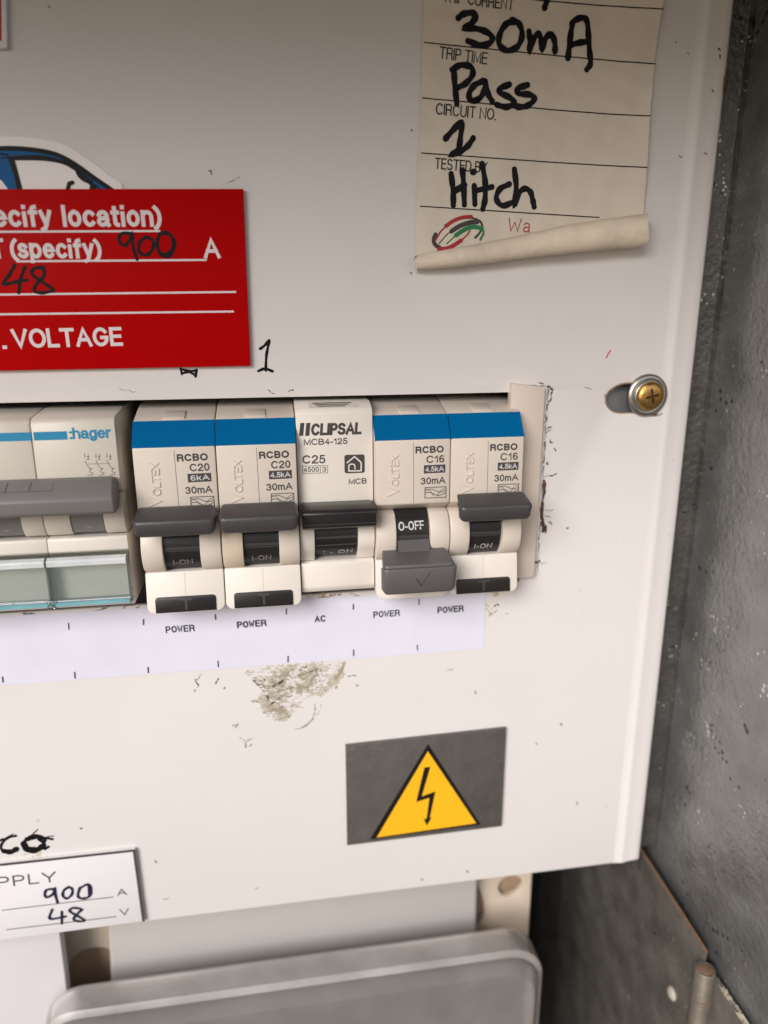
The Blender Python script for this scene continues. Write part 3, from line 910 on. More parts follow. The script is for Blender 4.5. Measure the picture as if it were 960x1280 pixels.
# ---- the plain cream breaker in the middle
x = X0 + PITCH * 2 + .12
W = PITCH - .24
t = thing('circuit_breaker', 'plain cream C25 circuit breaker without blue band, black handle up', 'circuit breaker', (x, 0, -66))
MB().prism([(-34, -20.2), (1.0, -20.5), (4.6, -21.7), (5.3, -22.6), (5.6, -43.6), (3.5, -46.0), (1.0, -46.4), (1.0, -57.9), (-34, -57.9)], x, x + W).build('body', CREAM2, t, bevel=.3)
cw = 3.4
ch = [(1.0, -45.9), (4.0, -46.0)] + arc_prof(1.2, -51.8, 6.6, 50, -42, 9) + [(5.4, -58.0), (1.0, -58.0)]
for s0, c_ in ((x, cw), (x + W - cw - .6, cw + .6)):
    MB().prism(ch, s0, s0 + c_).build('cheek', CREAM2, t, bevel=.3)
rot = MB().prism([(0.5, -46)] + arc_prof(.6, -52, 6.2, 58, -55, 14) + [(.5, -57.8)], x + cw + .12, x + W - cw - .72).build('switch_drum', BLACK, t)
rd = lambda a_, z: .6 + math.sqrt(max(.1, 6.2 ** 2 - (z + 52) ** 2)) + .05
mb = MB()
for zz, h in ((-51.9, .3), (-53.8, .12)):
    mb.prism([(6.2, zz - h), (7.1, zz - h), (7.1, zz + h), (6.2, zz + h)], x + cw + .2, x + W - cw - .8)
mb.build('drum_rib', DGREY, rot)
mb = MB()
text(mb, 'I - ON', (x + 5.6, -57.0), (x + 12.6, -56.7), 1.25, .17, rd)
mb.build('switch_lettering', WINK, rot, smooth=0)
prof = [(5.5, -43.4), (10.0, -43.2), (12.4, -43.7), (13.0, -44.4), (12.6, -47.7), (11.6, -48.4), (8, -48.6), (5.5, -47.8)]
hd = inset_prism(MB(), prof, x + .35, x + W - .2, [.4, .3, .1, 0, .05, .1, .5, .8]).build('toggle_handle', BLACK, t, bevel=.3, seg=2)
mb = MB()
mb.ribbon([(x + .5, -47.0), (x + W - .4, -47.0)], .16, 12.8, 'square')
mb.build('handle_edge', DGREY, hd, smooth=0)
MB().prism([(-34, -58.1), (5.4, -58.1), (6.2, -58.7), (6.6, -64.6), (5.8, -66), (-34, -66)], x, x + W).build('lower_front', CREAM2, t, bevel=.35)
mf = lambda a_, b_: 5.3 + (-22.6 - b_) * .0143 + .05
cm = crop(366, 500, 9.23, 5.45)
mb = MB()
text(mb, 'CLIPSAL', cm(212, 412), cm(786, 396), 2.8, .22, mf, gap=.12, slant=.14)
for u0_ in (72, 142):
    mb.flat([cm(u0_, 414), cm(u0_ + 48, 413), cm(u0_ + 62, 264), cm(u0_ + 14, 266)], mf)
text(mb, 'MCB4-125', cm(128, 522), cm(632, 508), 1.45, .17, mf, gap=.1)
text(mb, 'C25', cm(110, 736), cm(376, 730), 2.0, .17, mf, gap=.1)
text(mb, '4500', cm(124, 832), cm(302, 826), 1.15, .15, mf, gap=.1)
text(mb, '3', cm(340, 826), cm(384, 825), 1.15, .15, mf)
mb.ribbon([cm(112, 846), cm(402, 840), cm(402, 756), cm(112, 762)], .11, mf, closed=True)
mb.ribbon([cm(318, 842), cm(318, 760)], .1, mf, 'square')
text(mb, 'MCB', cm(645, 972), cm(852, 962), 1.35, .17, mf, gap=.1)
a0_, b0_ = cm(598, 846), cm(828, 626)
mb.flat(rrect(a0_[0], b0_[0], a0_[1], b0_[1], .5), mf)
mb.build('front_printing', PRINT, t, smooth=0)
mb = MB()
m2 = lambda a_, b_: mf(a_, b_) + .03
mb.ribbon([cm(628, 722), cm(712, 652), cm(788, 720), cm(788, 815), cm(645, 818), cm(645, 760)], .3, m2, 'square')
mb.ribbon(smooth_line([cm(645, 765), cm(655, 745), (cm(690, 738)), cm(714, 755), cm(716, 790)], 4), .28, m2, 'square')
mb.build('house_symbol', CREAM2, t, smooth=0)
mb = MB()
tf = lambda a_, b_: 1.0 + (-20.5 - b_) * 3.0 + .06
mb.prism([(1.3, -20.62), (4.2, -21.55), (4.2, -21.50), (1.3, -20.55)], x + 3.2, x + 14.6)
mb.build('top_sticker', AGED, t, smooth=0)
mb = MB()
for k in range(3):
    mb.prism([(1.8 + k * .8, -20.70 - k * .27), (2.1 + k * .8, -20.82 - k * .27), (2.1 + k * .8, -20.72 - k * .27), (1.8 + k * .8, -20.60 - k * .27)], x + 4.0 + k * .6, x + 13.2 - k * .8)
mb.build('sticker_lines', GREYPR, t, smooth=0)

# ------------------------------------------------------------------ the wide isolator at the left
HX1, HW = -33.5, 17.35
iso = thing('main_isolator', 'wide beige isolator with grey ganged handle bar and clear terminal covers', 'isolator switch', (HX1 - HW * 1.5, 0, -66))
for k in range(3):
    a1_ = HX1 - k * HW - .06
    a0_ = a1_ - HW + .12
    MB().prism([(-34, -20.8), (-3, -21.0), (6.6, -21.8), (7.6, -22.3), (8.1, -23.2), (8.4, -35.4), (6.8, -38.5), (2.0, -40.0), (2.0, -48.6), (-34, -48.6)], a0_, a1_).build('body', HCREAM, iso, bevel=.35)
    MB().prism([(-34, -48.9), (7.0, -48.9), (7.4, -49.3), (7.4, -52.0), (7.0, -52.4), (6.2, -52.6), (6.2, -66), (-34, -66)], a0_, a1_).build('lower_front', CREAM2, iso, bevel=.25)
    ch = [(1.5, -39.0), (5.5, -39.0)] + arc_prof(.5, -43.5, 7.6, 36, -30, 8) + [(6.2, -48.4), (1.5, -48.4)]
    for s0, s1 in ((a0_, a0_ + 5.6), (a1_ - 4.6, a1_)):
        MB().prism(ch, s0, s1).build('cheek', HCREAM, iso, bevel=.25)
    dr = MB().prism([(0.5, -39)] + arc_prof(.5, -43.5, 7.3, 38, -38, 8) + [(.5, -48.2)], a0_ + 5.75, a1_ - 4.75).build('switch_drum', LGREY, iso)
    mb = MB()
    mb.ribbon([(a0_ + 9.0, -41.6), (a0_ + 9.2, -46.2)], .95, lambda a_, z: .5 + math.sqrt(7.3 ** 2 - (z + 43.5) ** 2) + .05, 'square')
    mb.build('index_stripe', mat('pale_stripe', (.36, .34, .34, 1), .5), dr, smooth=0)
    # clear cover over the terminals
    c0_, c1_ = a0_ + .1, a1_ - .1
    cov = MB()
    cov.prism([(6.4, -52.7), (9.6, -52.9), (10.2, -53.4), (10.4, -63.4), (9.8, -64.2), (6.4, -64.4), (6.4, -63.5), (9.0, -63.3), (9.4, -62.9), (9.3, -54.0), (8.9, -53.7), (6.4, -53.6)], c0_, c1_)
    cov.box(c0_, c0_ + .35, 6.4, 9.2, -63.2, -53.8)
    cov.box(c1_ - .35, c1_, 6.4, 9.2, -63.2, -53.8)
    cv = cov.build('terminal_cover', CLEAR, iso)
    mb = MB()
    mb.box(c0_ - 1.0, c0_ + 1.3, 9.9, 10.9, -64.3, -62.6)
    mb.build('cover_clip', CLEAR, cv, bevel=.3)
    MB().prism([(9.5, -52.6), (10.5, -53.0), (10.75, -53.4), (10.75, -54.3), (10.45, -54.6), (9.8, -53.2)], c0_ + .1, c1_ - .1).build('cover_sky_glint', SKY_GLINT, cv)  # added pale strip that draws the sky's reflection
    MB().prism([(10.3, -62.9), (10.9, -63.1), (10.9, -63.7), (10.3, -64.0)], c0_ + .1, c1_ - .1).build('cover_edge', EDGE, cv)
bar = inset_prism(MB(), [(6.0, -35.8), (9.5, -34.6), (11.2, -34.8), (15.6, -37.3), (16.2, -38.2), (15.6, -41.0), (14.6, -41.7), (9.0, -42.2), (6.0, -41.0)],
                  HX1 - 3 * HW + .4, HX1 - .35, [.3, .9, .8, .3, .1, .1, .2, .5, .6]).build('handle_bar', LGREY, iso, bevel=.3)
cH = crop(0, 490, 4.267, 8.3)
hf = lambda a_, b_: 8.1 + (-23.2 - b_) * .0246 + .05
mb = MB()
text(mb, ':hager', cH(372, 252), cH(594, 246), 2.45, .19, hf, gap=.05)
bz = cH(200, 235)[1]
for k, (p, q) in enumerate(((cH(178, 235)[0], cH(358, 235)[0]), (HX1 - 2 * HW + .25, cH(166, 235)[0]), (HX1 - 3 * HW + 1, HX1 - 2 * HW - .25))):
    mb.flat([(p, bz - .95), (q, bz - .95), (q, bz + .85), (p, bz + .85)], hf)
mb.build('blue_printing', TEAL, iso, smooth=0)
mb = MB()
for k in range(3):
    ox = k * 59
    for pts in ([(452, 368), (475, 405), (492, 408)], [(492, 408), (480, 412), (480, 428), (494, 430), (494, 440), (470, 445)], [(452, 330), (452, 350)], [(462, 345), (476, 345)], [(470, 335), (470, 358)], [(462, 360), (476, 360)]):
        mb.ribbon([cH(u + ox, v - k * 1) for u, v in pts], .11, hf, 'square')
mb.ribbon([cH(470, 384), cH(585, 380)], .08, hf, 'square')
mb.build('circuit_diagram', GREYPR, iso, smooth=0)
mb = MB()
cB = crop(0, 490, 4.267, 12)
bf = lambda a_, b_: 11.2 + (-34.8 - b_) * 1.76 + .08
zt, zb = -35.0, -36.3
for p, q in ((40, 162), (168, 288), (-80, 36)):
    xa, xb = cB(p, 500)[0], cB(q, 500)[0]
    mb.ribbon([(xa, zt), (xa, zb), (xb, zb), (xb, zt)], .1, bf, 'square')
mb.build('label_windows', MGREY, bar, smooth=0)

# beige blanking strip closing the right end of the cut-out
fl = [pp(640, 481, 2), pp(682, 484, 2), pp(668, 722, 2), pp(630, 727, 2)]
xl = fl[0][0]
strip = MB().plate([(xl, fl[2][1]), (fl[2][0], fl[2][1]), (fl[1][0], fl[1][1]), (xl, fl[0][1] + .3)], -1.0, 2.0).build('filler_strip', mat('peach_beige_plastic', (.66, .56, .48, 1), .5, var=.03, vscale=120, bump=.08, bscale=2000), bevel=.3, origin=(62, 0, fl[2][1]))
tag(strip, 'narrow beige plastic filler strip at the right end of the breaker row', 'filler strip')

# ------------------------------------------------------------------ red engraved sign
def sign_plate(name, label, cat, corners, d0, d1, m, bevel=.15):
    th = thing(name, label, cat, ((corners[0][0] + corners[1][0]) / 2, 0, min(c[1] for c in corners)))
    MB().plate(corners, d0, d1).build('plate', m, th, bevel=bevel)
    return th
k15 = 1.4
tr, br = pp(304, 236, k15), pp(313, 457.5, k15)
bl, tl = pp(-340, 470, k15), pp(-340, 236.5, k15)
rs = sign_plate('red_sign', 'red engraved plastic sign with white lettering and 900 and 48 written in', 'sign', [bl, br, tr, tl], .05, k15, RED)
cR = crop(0, 150, 2.824, k15)
mb = MB()
dz = k15 + .04
text(mb, '(specify location)', cR(-152, 378), cR(572, 377), 4.25, .19, dz, gap=.12)
text(mb, '(specify)', cR(40, 489), cR(360, 489), 3.95, .19, dz, gap=.13)
text(mb, 'CURRENT', cR(-305, 490), cR(18, 489), 3.95, .18, dz, gap=.15)
text(mb, 'A', cR(722, 489), cR(778, 488), 4.1, .18, dz)
text(mb, 'VOLTAGE', cR(48, 806), cR(434, 797), 4.0, .18, dz, gap=.12)
text(mb, 'D.C.', cR(-170, 811), cR(26, 808), 4.0, .18, dz, gap=.12)
for p, q in (((-500, 397), (562, 392)), ((62, 499), (726, 494)), ((-500, 622), (830, 607)), ((-500, 692), (822, 676))):
    mb.ribbon([cR(*p), cR(*q)], .42, dz, 'square')
mb.build('engraved_lettering', ENGR, rs, smooth=0)
mb = MB()
hand(mb, [[(466, 402), (432, 400), (420, 418), (428, 438), (446, 440), (464, 412), (467, 402), (470, 450), (484, 492)],
          [(518, 412), (494, 430), (490, 462), (512, 477), (535, 462), (542, 430), (520, 412)],
          [(562, 402), (592, 398), (617, 432), (602, 476), (570, 478), (556, 440), (565, 405), (600, 404), (612, 440), (596, 470), (566, 470), (553, 440)],
          [(52, 512), (34, 545), (12, 578), (50, 573), (96, 564)], [(88, 518), (72, 565), (66, 610)],
          [(152, 520), (122, 524), (112, 542), (140, 566), (180, 592), (186, 602), (150, 610), (122, 604), (128, 580), (155, 550), (152, 520)]], cR, .68, dz + .03)
mb.build('handwriting', MARKER, rs, smooth=0)

# ------------------------------------------------------------------ sliver of another red and white sign, top left
a_, b_ = pp(8.5, 60, 1.2), pp(7, -60, 1.2)
c_, d_ = pp(-180, 62, 1.2), pp(-180, -60, 1.2)
ts = sign_plate('bordered_sign', 'white-edged red sign cut off at the top left corner', 'sign', [c_, a_, b_, d_], .05, 1.2, SIGNW)
a_, b_ = pp(2, 51, 1.2), pp(1, -52, 1.2)
c_, d_ = pp(-174, 53, 1.2), pp(-174, -52, 1.2)
mb = MB()
mb.flat([c_, a_, b_, d_], 1.25)
mb.build('red_field', RED, ts, smooth=0)

# ------------------------------------------------------------------ car sticker
c7 = crop(0, 0, 2.909, .3)
ol = [c7(*p) for p in smooth_line([(-420, 640), (-330, 540), (-200, 505), (0, 497), (100, 500), (190, 513), (250, 535), (325, 582), (400, 640), (442, 668)], 5)] + [c7(470, 790), c7(-420, 790)]
stk = thing('car_sticker', 'die-cut vinyl sticker of a blue car roof tucked behind the red sign', 'sticker', (ol[0][0], 0, ol[-1][1]))
MB().plate(ol[::-1], .02, .3).build('backing', STICK, stk)
mb = MB()
outer = smooth_line([(-330, 640), (-250, 565), (-150, 545), (0, 540), (80, 541), (160, 551), (220, 568), (280, 602), (340, 645), (420, 700)], 4)
inner = smooth_line([(355, 700), (310, 645), (270, 612), (225, 589), (150, 577), (45, 576)], 4) + [(78, 700), (38, 700), (5, 655), (-40, 655), (-60, 700), (-330, 700)]
mb.flat([c7(*p) for p in outer + inner], .34)
mb.build('car_roof', CARBL, stk, smooth=0)
mb = MB()
for pts, w in ((outer, .9), (smooth_line([(355, 700), (310, 645), (270, 612), (225, 589), (150, 577), (45, 576)], 4) + [(60, 630), (78, 700)], .75),
               ([(0, 560), (28, 563), (55, 640), (68, 700)], .35), (smooth_line([(5, 575), (120, 566), (200, 577), (270, 610), (340, 668), (380, 700)], 3), .3)):
    mb.ribbon([c7(*p) for p in pts], w, .38, 'round')
mb.flat([c7(*p) for p in smooth_line([(272, 618), (300, 628), (325, 648), (338, 668), (310, 664), (285, 645), (272, 618)], 4)[:-1]], .40)
for pts in ([(246, 690), (252, 668), (264, 664)], [(332, 690), (336, 665), (346, 690)]):
    mb.ribbon([c7(*p) for p in pts], .8, .4)
mb.build('car_outline', BLK, stk, smooth=0)

# ------------------------------------------------------------------ handwritten test label with rolled-up bottom edge
lab = thing('test_label', 'yellowed paper test label with black handwriting and its bottom edge rolled up', 'label', (60, 0, 12))
Le = [(530, -60), (529, 0), (528, 53), (526, 124), (522, 212), (519, 326)]
Re = [(829, -40), (823, 14), (815, 81), (807, 147), (804, 211), (801, 284)]
NR, NC = 40, 60
Lp, Rp = smooth_line(Le, 18), smooth_line(Re, 18)
def lab_d(x_, z_):
    u = min(1, max(0, (x_ - 35) / 52.0))
    w_ = math.sin(z_ * .19 + .6) * .5 + .5
    return .36 + (u ** 5) * (1.0 + 1.1 * w_) + .10 * math.sin(z_ * .35 + x_ * .12) * u + .075 * math.sin(x_ * .75 + z_ * .45) * math.sin(z_ * .62 - x_ * .21 + 1) + .05 * math.sin(z_ * 1.3 + x_ * .33) * math.sin(x_ * .17)
mb = MB()
rows = []
for p, q in zip(Lp, Rp):
    row = []
    for k in range(NC + 1):
        t_ = k / NC
        x_, z_ = pp(p[0] + (q[0] - p[0]) * t_, p[1] + (q[1] - p[1]) * t_, .3)
        row.append((x_, lab_d(x_, z_), z_))
    rows.append(row)
mb.loft(rows, close=False, cap=False)
mb.build('paper', LABEL, lab, smooth=80, recalc=False)
# the roll: a slightly conical spiral of paper
mb = MB()
N1, N2 = 36, 64
rows = []
for i in range(N1 + 1):
    u = i / N1
    r0 = 1.7 + 2.25 * u ** .85 + .07 * math.sin(u * 11) + .03 * math.sin(u * 41)
    cx, cz = pp(519.5 + (804 - 519.5) * u, 329 + (287.5 - 329) * u + 1.2 * math.sin(u * 7), r0)
    ring = []
    for k in range(N2 + 1):
        th = -math.pi * .5 + k / N2 * math.pi * 3.3
        r_ = r0 * (1 - .085 * k / N2 * 3.3) * (1 + .012 * math.sin(u * 22 + th * 2) + .03 * math.sin(u * 3 - th * 3 + 1))
        ring.append((cx + .35 * math.sin(th * 3 + 1) * (1 if i in (0, N1) else 0) - .12 * r_ * math.sin(th), r0 + .15 - r_ * math.cos(th + math.pi / 2) * -1 * 1.0 if False else r0 + .15 + r_ * math.sin(th), cz + r_ * math.cos(th)))
    rows.append(ring)
mb.loft(rows, close=False, cap=False)
mb.build('rolled_edge', ROLLP, lab, smooth=80, recalc=False)
cL = crop(500, 0, 2.824, .4)
ld_ = lambda x_, z_: lab_d(x_, z_) + .06
mb = MB()
for p, q in (((80, -40), (916, 42)), ((86, 150), (892, 231)), ((80, 346), (868, 417)), ((76, 540), (858, 596)), ((72, 728), (700, 768))):
    pts = [(p[0] + (q[0] - p[0]) * k / 24, p[1] + (q[1] - p[1]) * k / 24) for k in range(25)]
    mb.ribbon([cL(*s) for s in pts], .24, ld_, 'square')
for s_, p, q, h in (('TRIP CURRENT', (150, 6), (400, 38), 2.2), ('TRIP TIME', (138, 206), (306, 228), 2.3), ('CIRCUIT NO.', (126, 404), (338, 425), 2.3), ('TESTED BY', (122, 596), (306, 612), 2.3)):
    text(mb, s_, cL(*p), cL(*q), h, .12, ld_, gap=.12)
mb.build('printed_lettering', BLK, lab, smooth=0)
mb = MB()
hand(mb, [[(520, -15), (516, 10), (510, 28)],
          [(205, 64), (222, 50), (252, 46), (268, 58), (250, 84), (228, 101), (262, 100), (303, 112), (325, 134), (312, 155), (276, 158), (240, 145)],
          [(404, 76), (376, 84), (354, 116), (350, 156), (378, 178), (414, 165), (430, 126), (422, 88), (400, 72), (384, 80)],
          [(455, 112), (458, 145), (458, 176), (470, 140), (488, 120), (498, 142), (500, 172), (514, 135), (534, 122), (545, 150), (546, 182)],
          [(592, 206), (598, 150), (606, 96), (612, 76), (640, 64), (658, 76), (664, 130), (668, 190), (670, 226), (658, 246)], [(600, 160), (632, 152), (664, 148)],
          [(190, 252), (194, 310), (200, 366)], [(184, 246), (214, 230), (250, 236), (256, 264), (232, 294), (198, 312)],
          [(296, 286), (264, 300), (244, 330), (252, 356), (282, 346), (300, 312), (300, 290), (310, 330), (326, 358)],
          [(386, 298), (354, 312), (354, 328), (386, 344), (402, 364), (376, 378), (342, 370)], [(450, 300), (416, 312), (420, 330), (458, 334), (474, 350), (452, 372), (424, 378), (398, 372)],
          [(160, 490), (190, 456), (216, 432), (214, 480), (206, 526), (184, 546), (214, 534), (240, 514), (258, 488)],
          [(180, 614), (187, 670), (188, 724)], [(220, 600), (224, 650), (227, 722)], [(189, 676), (228, 654)],
          [(262, 656), (264, 720)], [(256, 608), (262, 606)], [(290, 578), (300, 640), (300, 700), (292, 738)], [(272, 672), (324, 660)],
          [(386, 650), (352, 668), (340, 702), (362, 726), (402, 712)], [(404, 598), (410, 660), (405, 722), (418, 684), (440, 666), (460, 678), (468, 705), (473, 730)]],
     cL, 1.28, lambda x_, z_: lab_d(x_, z_) + .09)
mb.build('handwriting', MARKER, lab, smooth=0)
cl = crop(510, 240, 3.097, .4)
def ell(a0_, a1_, k=1.0):
    ca, sa = math.cos(math.radians(-22)), math.sin(math.radians(-22))
    pts = []
    for i in range(19):
        q = math.radians(a0_ + (a1_ - a0_) * i / 18)
        u_, v_ = 100 * k * math.cos(q), 50 * k * math.sin(q)
        pts.append((u_ * ca - v_ * sa + 192, u_ * sa + v_ * ca + 160))
    return [cl(*p) for p in pts]
mb = MB()
mb.ribbon(ell(250, 335), .4, ld_)
mb.ribbon(ell(150, 215, .98), .9, ld_)
mb.ribbon(ell(-20, 55), .5, ld_)
for pts, w in (([(168, 152), (200, 132), (240, 118), (268, 116)], 1.0), ([(120, 200), (150, 165), (168, 152)], .25)):
    mb.ribbon(smooth_line([cl(*p) for p in pts], 4), w, ld_)
mb.build('logo_dark_swirl', PRINT, lab, smooth=0)
mb = MB()
for pts, w in (([(148, 132), (170, 115), (205, 100), (245, 95)], .8), ([(120, 222), (160, 215), (205, 188)], .9), ([(205, 188), (230, 165), (240, 150)], .35), ([(105, 190), (125, 155), (148, 132)], .35)):
    mb.ribbon(smooth_line([cl(*p) for p in pts], 4), w, lambda a_, b_: ld_(a_, b_) + .03)
text(mb, 'Wa', cl(385, 152), cl(470, 158), 2.9, .09, ld_)
mb.build('red_printing', REDP, lab, smooth=0)
mb = MB()
for pts, w in (([(185, 168), (215, 148), (250, 135), (285, 140)], .95), ([(285, 140), (292, 158), (280, 185)], .5), ([(150, 200), (185, 168)], .3)):
    mb.ribbon(smooth_line([cl(*p) for p in pts], 4), w, lambda a_, b_: ld_(a_, b_) + .03)
mb.build('green_printing', GREENP, lab, smooth=0)

# ------------------------------------------------------------------ paper strip naming the circuits
st = thing('circuit_strip', 'pale paper strip printed POWER and AC below the breakers', 'label', (0, 0, -88))
bl, br_ = pp(-200, 872, .1), pp(604.5, 811, .1)
tr_, tl_ = pp(607, 736, .1), pp(-200, 781, .1)
mb = MB()
NX = 40
rows = []
for k in range(5):
    s_ = k / 4
    A_, B_ = Vector(bl).lerp(Vector(tl_), s_), Vector(br_).lerp(Vector(tr_), s_)
    rows.append([(A_.x + (B_.x - A_.x) * i / NX, .12 + .08 * math.sin(i * .9 + k) * (1 if 0 < k < 4 else .3), A_.y + (B_.y - A_.y) * i / NX) for i in range(NX + 1)])
mb.loft(rows, close=False, cap=False)
mb.build('paper', PAPER, st, smooth=80, recalc=False)
mb = MB()
for s_, p, q in (('POWER', (207.5, 791), (243.5, 788.5)), ('POWER', (296.5, 785), (333, 782)), ('AC', (393.5, 777.5), (407, 776.5)), ('POWER', (466.5, 772), (499.5, 769.5)), ('POWER', (546.5, 766.5), (579, 764))):
    text(mb, s_, pp(*p), pp(*q), 1.8, .19, .22, gap=.14, mono=.70)
for p, q in (((179.5, 774), (179.5, 780)), ((269, 768), (269.5, 773.5)), ((358, 761), (358, 767)), ((441.5, 755), (441.5, 761)), ((523.5, 749), (523.5, 755)), ((86, 779), (86.5, 786)),
             ((3.5, 846), (4, 852)), ((93.5, 840), (94, 847)), ((185, 834), (185.5, 840)), ((272.5, 826), (273, 833)), ((360, 820), (360, 827)), ((441.8, 812), (442, 819)), ((521.5, 806), (521.7, 812))):
    mb.ribbon([pp(*p), pp(*q)], .3, .22, 'square')
mb.build('printed_lettering', mat('dot_matrix_ink', (.03, .028, .035, 1), .7, var=.3, vscale=1500), st, smooth=0)

# ------------------------------------------------------------------ electrical hazard sign
k1 = 1.0
ws = sign_plate('hazard_sign', 'dark grey plate with yellow triangle and black lightning arrow', 'warning sign', [pp(434, 1057, k1), pp(627, 1033, k1), pp(633, 910, k1), pp(432, 932, k1)], .05, k1, PLATE)
cW = crop(425, 900, 4.364, k1)
mb = MB()
mb.flat([cW(162, 652), cW(768, 570), cW(480, 130)], k1 + .04)
mb.build('triangle_border', BLK, ws, smooth=0)
mb = MB()
mb.flat([cW(200, 640), cW(742, 562), cW(479, 170)], k1 + .07)
mb.build('yellow_triangle', YELL, ws, smooth=0)
mb = MB()
mb.flat([cW(*p) for p in ((460, 258), (493, 254), (446, 415), (520, 388), (490, 532), (500, 530), (473, 575), (457, 540), (472, 536), (487, 424), (415, 446))], k1 + .10)
mb.build('lightning_arrow', BLK, ws, smooth=0)

# ------------------------------------------------------------------ white supply sign, bottom left
c3 = crop(0, 1040, 3.0, 1.0)
ss = sign_plate('supply_sign', 'white supply sign with dark border, 900 A and 48 V written in pen', 'sign', [c3(-560, 481), c3(541, 335), c3(506, 65), c3(-560, 182)], .05, 1.0, SIGNW)
mb = MB()
mb.ribbon([c3(-555, 183), c3(503, 69), c3(538, 331)], .75, 1.05, 'square')
for p, q in (((10, 293), (425, 243)), ((25, 366), (435, 317))):
    mb.ribbon([c3(*p), c3(*q)], .25, 1.05, 'square')
text(mb, 'SUPPLY', c3(-132, 221), c3(214, 186), 3.3, .13, 1.05, gap=.2)
text(mb, 'A', c3(440, 240), c3(477, 235), 2.2, .14, 1.05)
text(mb, 'V', c3(450, 314), c3(487, 309), 2.2, .14, 1.05)
mb.build('printed_lettering', PRINT, ss, smooth=0)
mb = MB()
hand(mb, [[(205, 212), (176, 216), (168, 232), (176, 244), (198, 232), (206, 212), (208, 235), (216, 264)], [(258, 205), (240, 218), (236, 238), (252, 248), (270, 232), (270, 212), (256, 205)],
          [(300, 208), (292, 236), (304, 248), (330, 244), (342, 226), (338, 202), (326, 196), (302, 208)], [(334, 200), (336, 240)],
          [(196, 290), (188, 324), (246, 316)], [(232, 298), (232, 342)], [(300, 286), (272, 284), (262, 296), (288, 312), (316, 330), (296, 334), (276, 326), (292, 304), (308, 290)]], c3, .72, 1.12)
mb.build('handwriting', PEN, ss, smooth=0)

# ------------------------------------------------------------------ lower compartment
# steel flap on the right with its hinge
fl_ = thing('hinged_flap', 'dark steel side flap with rusty top edge and hinge knuckle below the panel', 'flap', (110, 0, -330))
FX = 110.0
def zt_(d):
    return -167.0 - .06 * d
MB().loft([[(xx, d, z) for d, z in ((-62, zt_(-62)), (28.5, zt_(28.5)), (28.5, -330), (-62, -330))] for xx in (FX, FX + 1.0)]).build('sheet', GALVD, fl_)
MB().loft([[(xx, d, zt_(d) + z) for d, z in ((-62, .5), (29, .5), (29, 0.02), (-62, 0.02))] for xx in (FX - .15, FX + .75)]).build('rusty_edge', RUST, fl_)
hx, hz = pp(882, 1211, 31)
def tube(mb, cx, cdp, r, z0, z1, n=28, rin=0):
    return mb.loft([[(cx + rr * math.cos(2 * math.pi * k / n), cdp + rr * math.sin(2 * math.pi * k / n), z) for k in range(n)] for rr, z in
                    ((r, z0), (r, z1 - .25), (r - .25, z1), (r * .8, z1), (r * .78, z1 - .12), (r * .7, z1 - .15))])
def pin_top(cx, cdp, r, z1, n=28):
    return MB().loft([[(cx + rr * math.cos(2 * math.pi * k / n), cdp + rr * math.sin(2 * math.pi * k / n), z) for k in range(n)] for rr, z in ((r * .74, z1 - 1), (r * .74, z1 - .05), (r * .68, z1 + .05), (.1, z1 + .1))])
HINGE = mat('hinge_steel', (.19, .165, .135, 1), .5, metal=.6, var=.35, vscale=300, bump=.3, bscale=900)
bar_ = tube(MB(), hx, 31, 2.7, hz - 60, hz).build('hinge_knuckle', HINGE, fl_, smooth=50)
pin_top(hx, 31, 2.7, hz).build('hinge_pin', RUST, bar_, smooth=50)
mb = MB()
for zz in (hz - 9.5, hz - 20.5):
    mb.loft([[(hx + rr * math.cos(2 * math.pi * k / 28), 31 + rr * math.sin(2 * math.pi * k / 28), z) for k in range(28)] for rr, z in ((2.5, zz), (2.78, zz + .02), (2.78, zz + .4), (2.5, zz + .42))])
mb.build('knuckle_joint', RUST, bar_, smooth=50)
MB().loft([[(xx, d, z) for d, z in ((32.5, hz - 1.5), (100, hz - 4), (100, -330), (32.5, -330))] for xx in (FX + .8, FX + 2.0)]).build('hinge_leaf', GALVD, fl_)
MB().loft([[(xx, d, z) for d, z in ((32.5, hz - .9), (100, hz - 3.4), (100, hz - 3.98), (32.5, hz - 1.48))] for xx in (FX + .6, FX + 1.9)]).build('rusty_edge', DUST, fl_)
# domed rivet on the sheet
mb = MB()
n = 20
rz_, rd_ = -196.0, 17.5
mb.loft([[(FX - hgt, rd_ + r_ * math.cos(2 * math.pi * k / n), rz_ + r_ * math.sin(2 * math.pi * k / n)) for k in range(n)] for r_, hgt in ((2.0, -.1), (2.0, .35), (1.5, .8), (.7, 1.0), (.05, 1.05))])
mb.build('rivet', mat('pale_rivet', (.42, .38, .32, 1), .6, var=.2), fl_, smooth=60)

# mounting board at the back
BD = -20.0
bo = thing('backing_board', 'cream mounting board with dark screw hole behind the meter', 'board', (0, BD, -330))
cb = lambda u, v: pp(u, v, BD)
xr, _ = cb(664, 1110)
hcx, hcz = cb(638, 1108)
def disc(cx, cz, r, n=20):
    return [(cx + r * math.cos(2 * math.pi * k / n), cz + r * math.sin(2 * math.pi * k / n)) for k in range(n)]
xl_, _ = cb(-60, 1200)
curve_plate([(xl_ - 120, -330), (xr, -330), (xr, -150), (xl_ - 120, -150)],
            [disc(hcx, hcz, 4.2), smooth_line([cb(*p) for p in ((565, 1105), (588, 1102), (602, 1118), (604, 1150), (575, 1158), (540, 1130), (565, 1105))], 3)[:-1],
             smooth_line([cb(*p) for p in ((92, 1195), (112, 1186), (140, 1190), (150, 1235), (80, 1260), (84, 1215), (92, 1195))], 3)[:-1]], BD - 3, BD, .3, 'board_sheet', BOARD, bo)
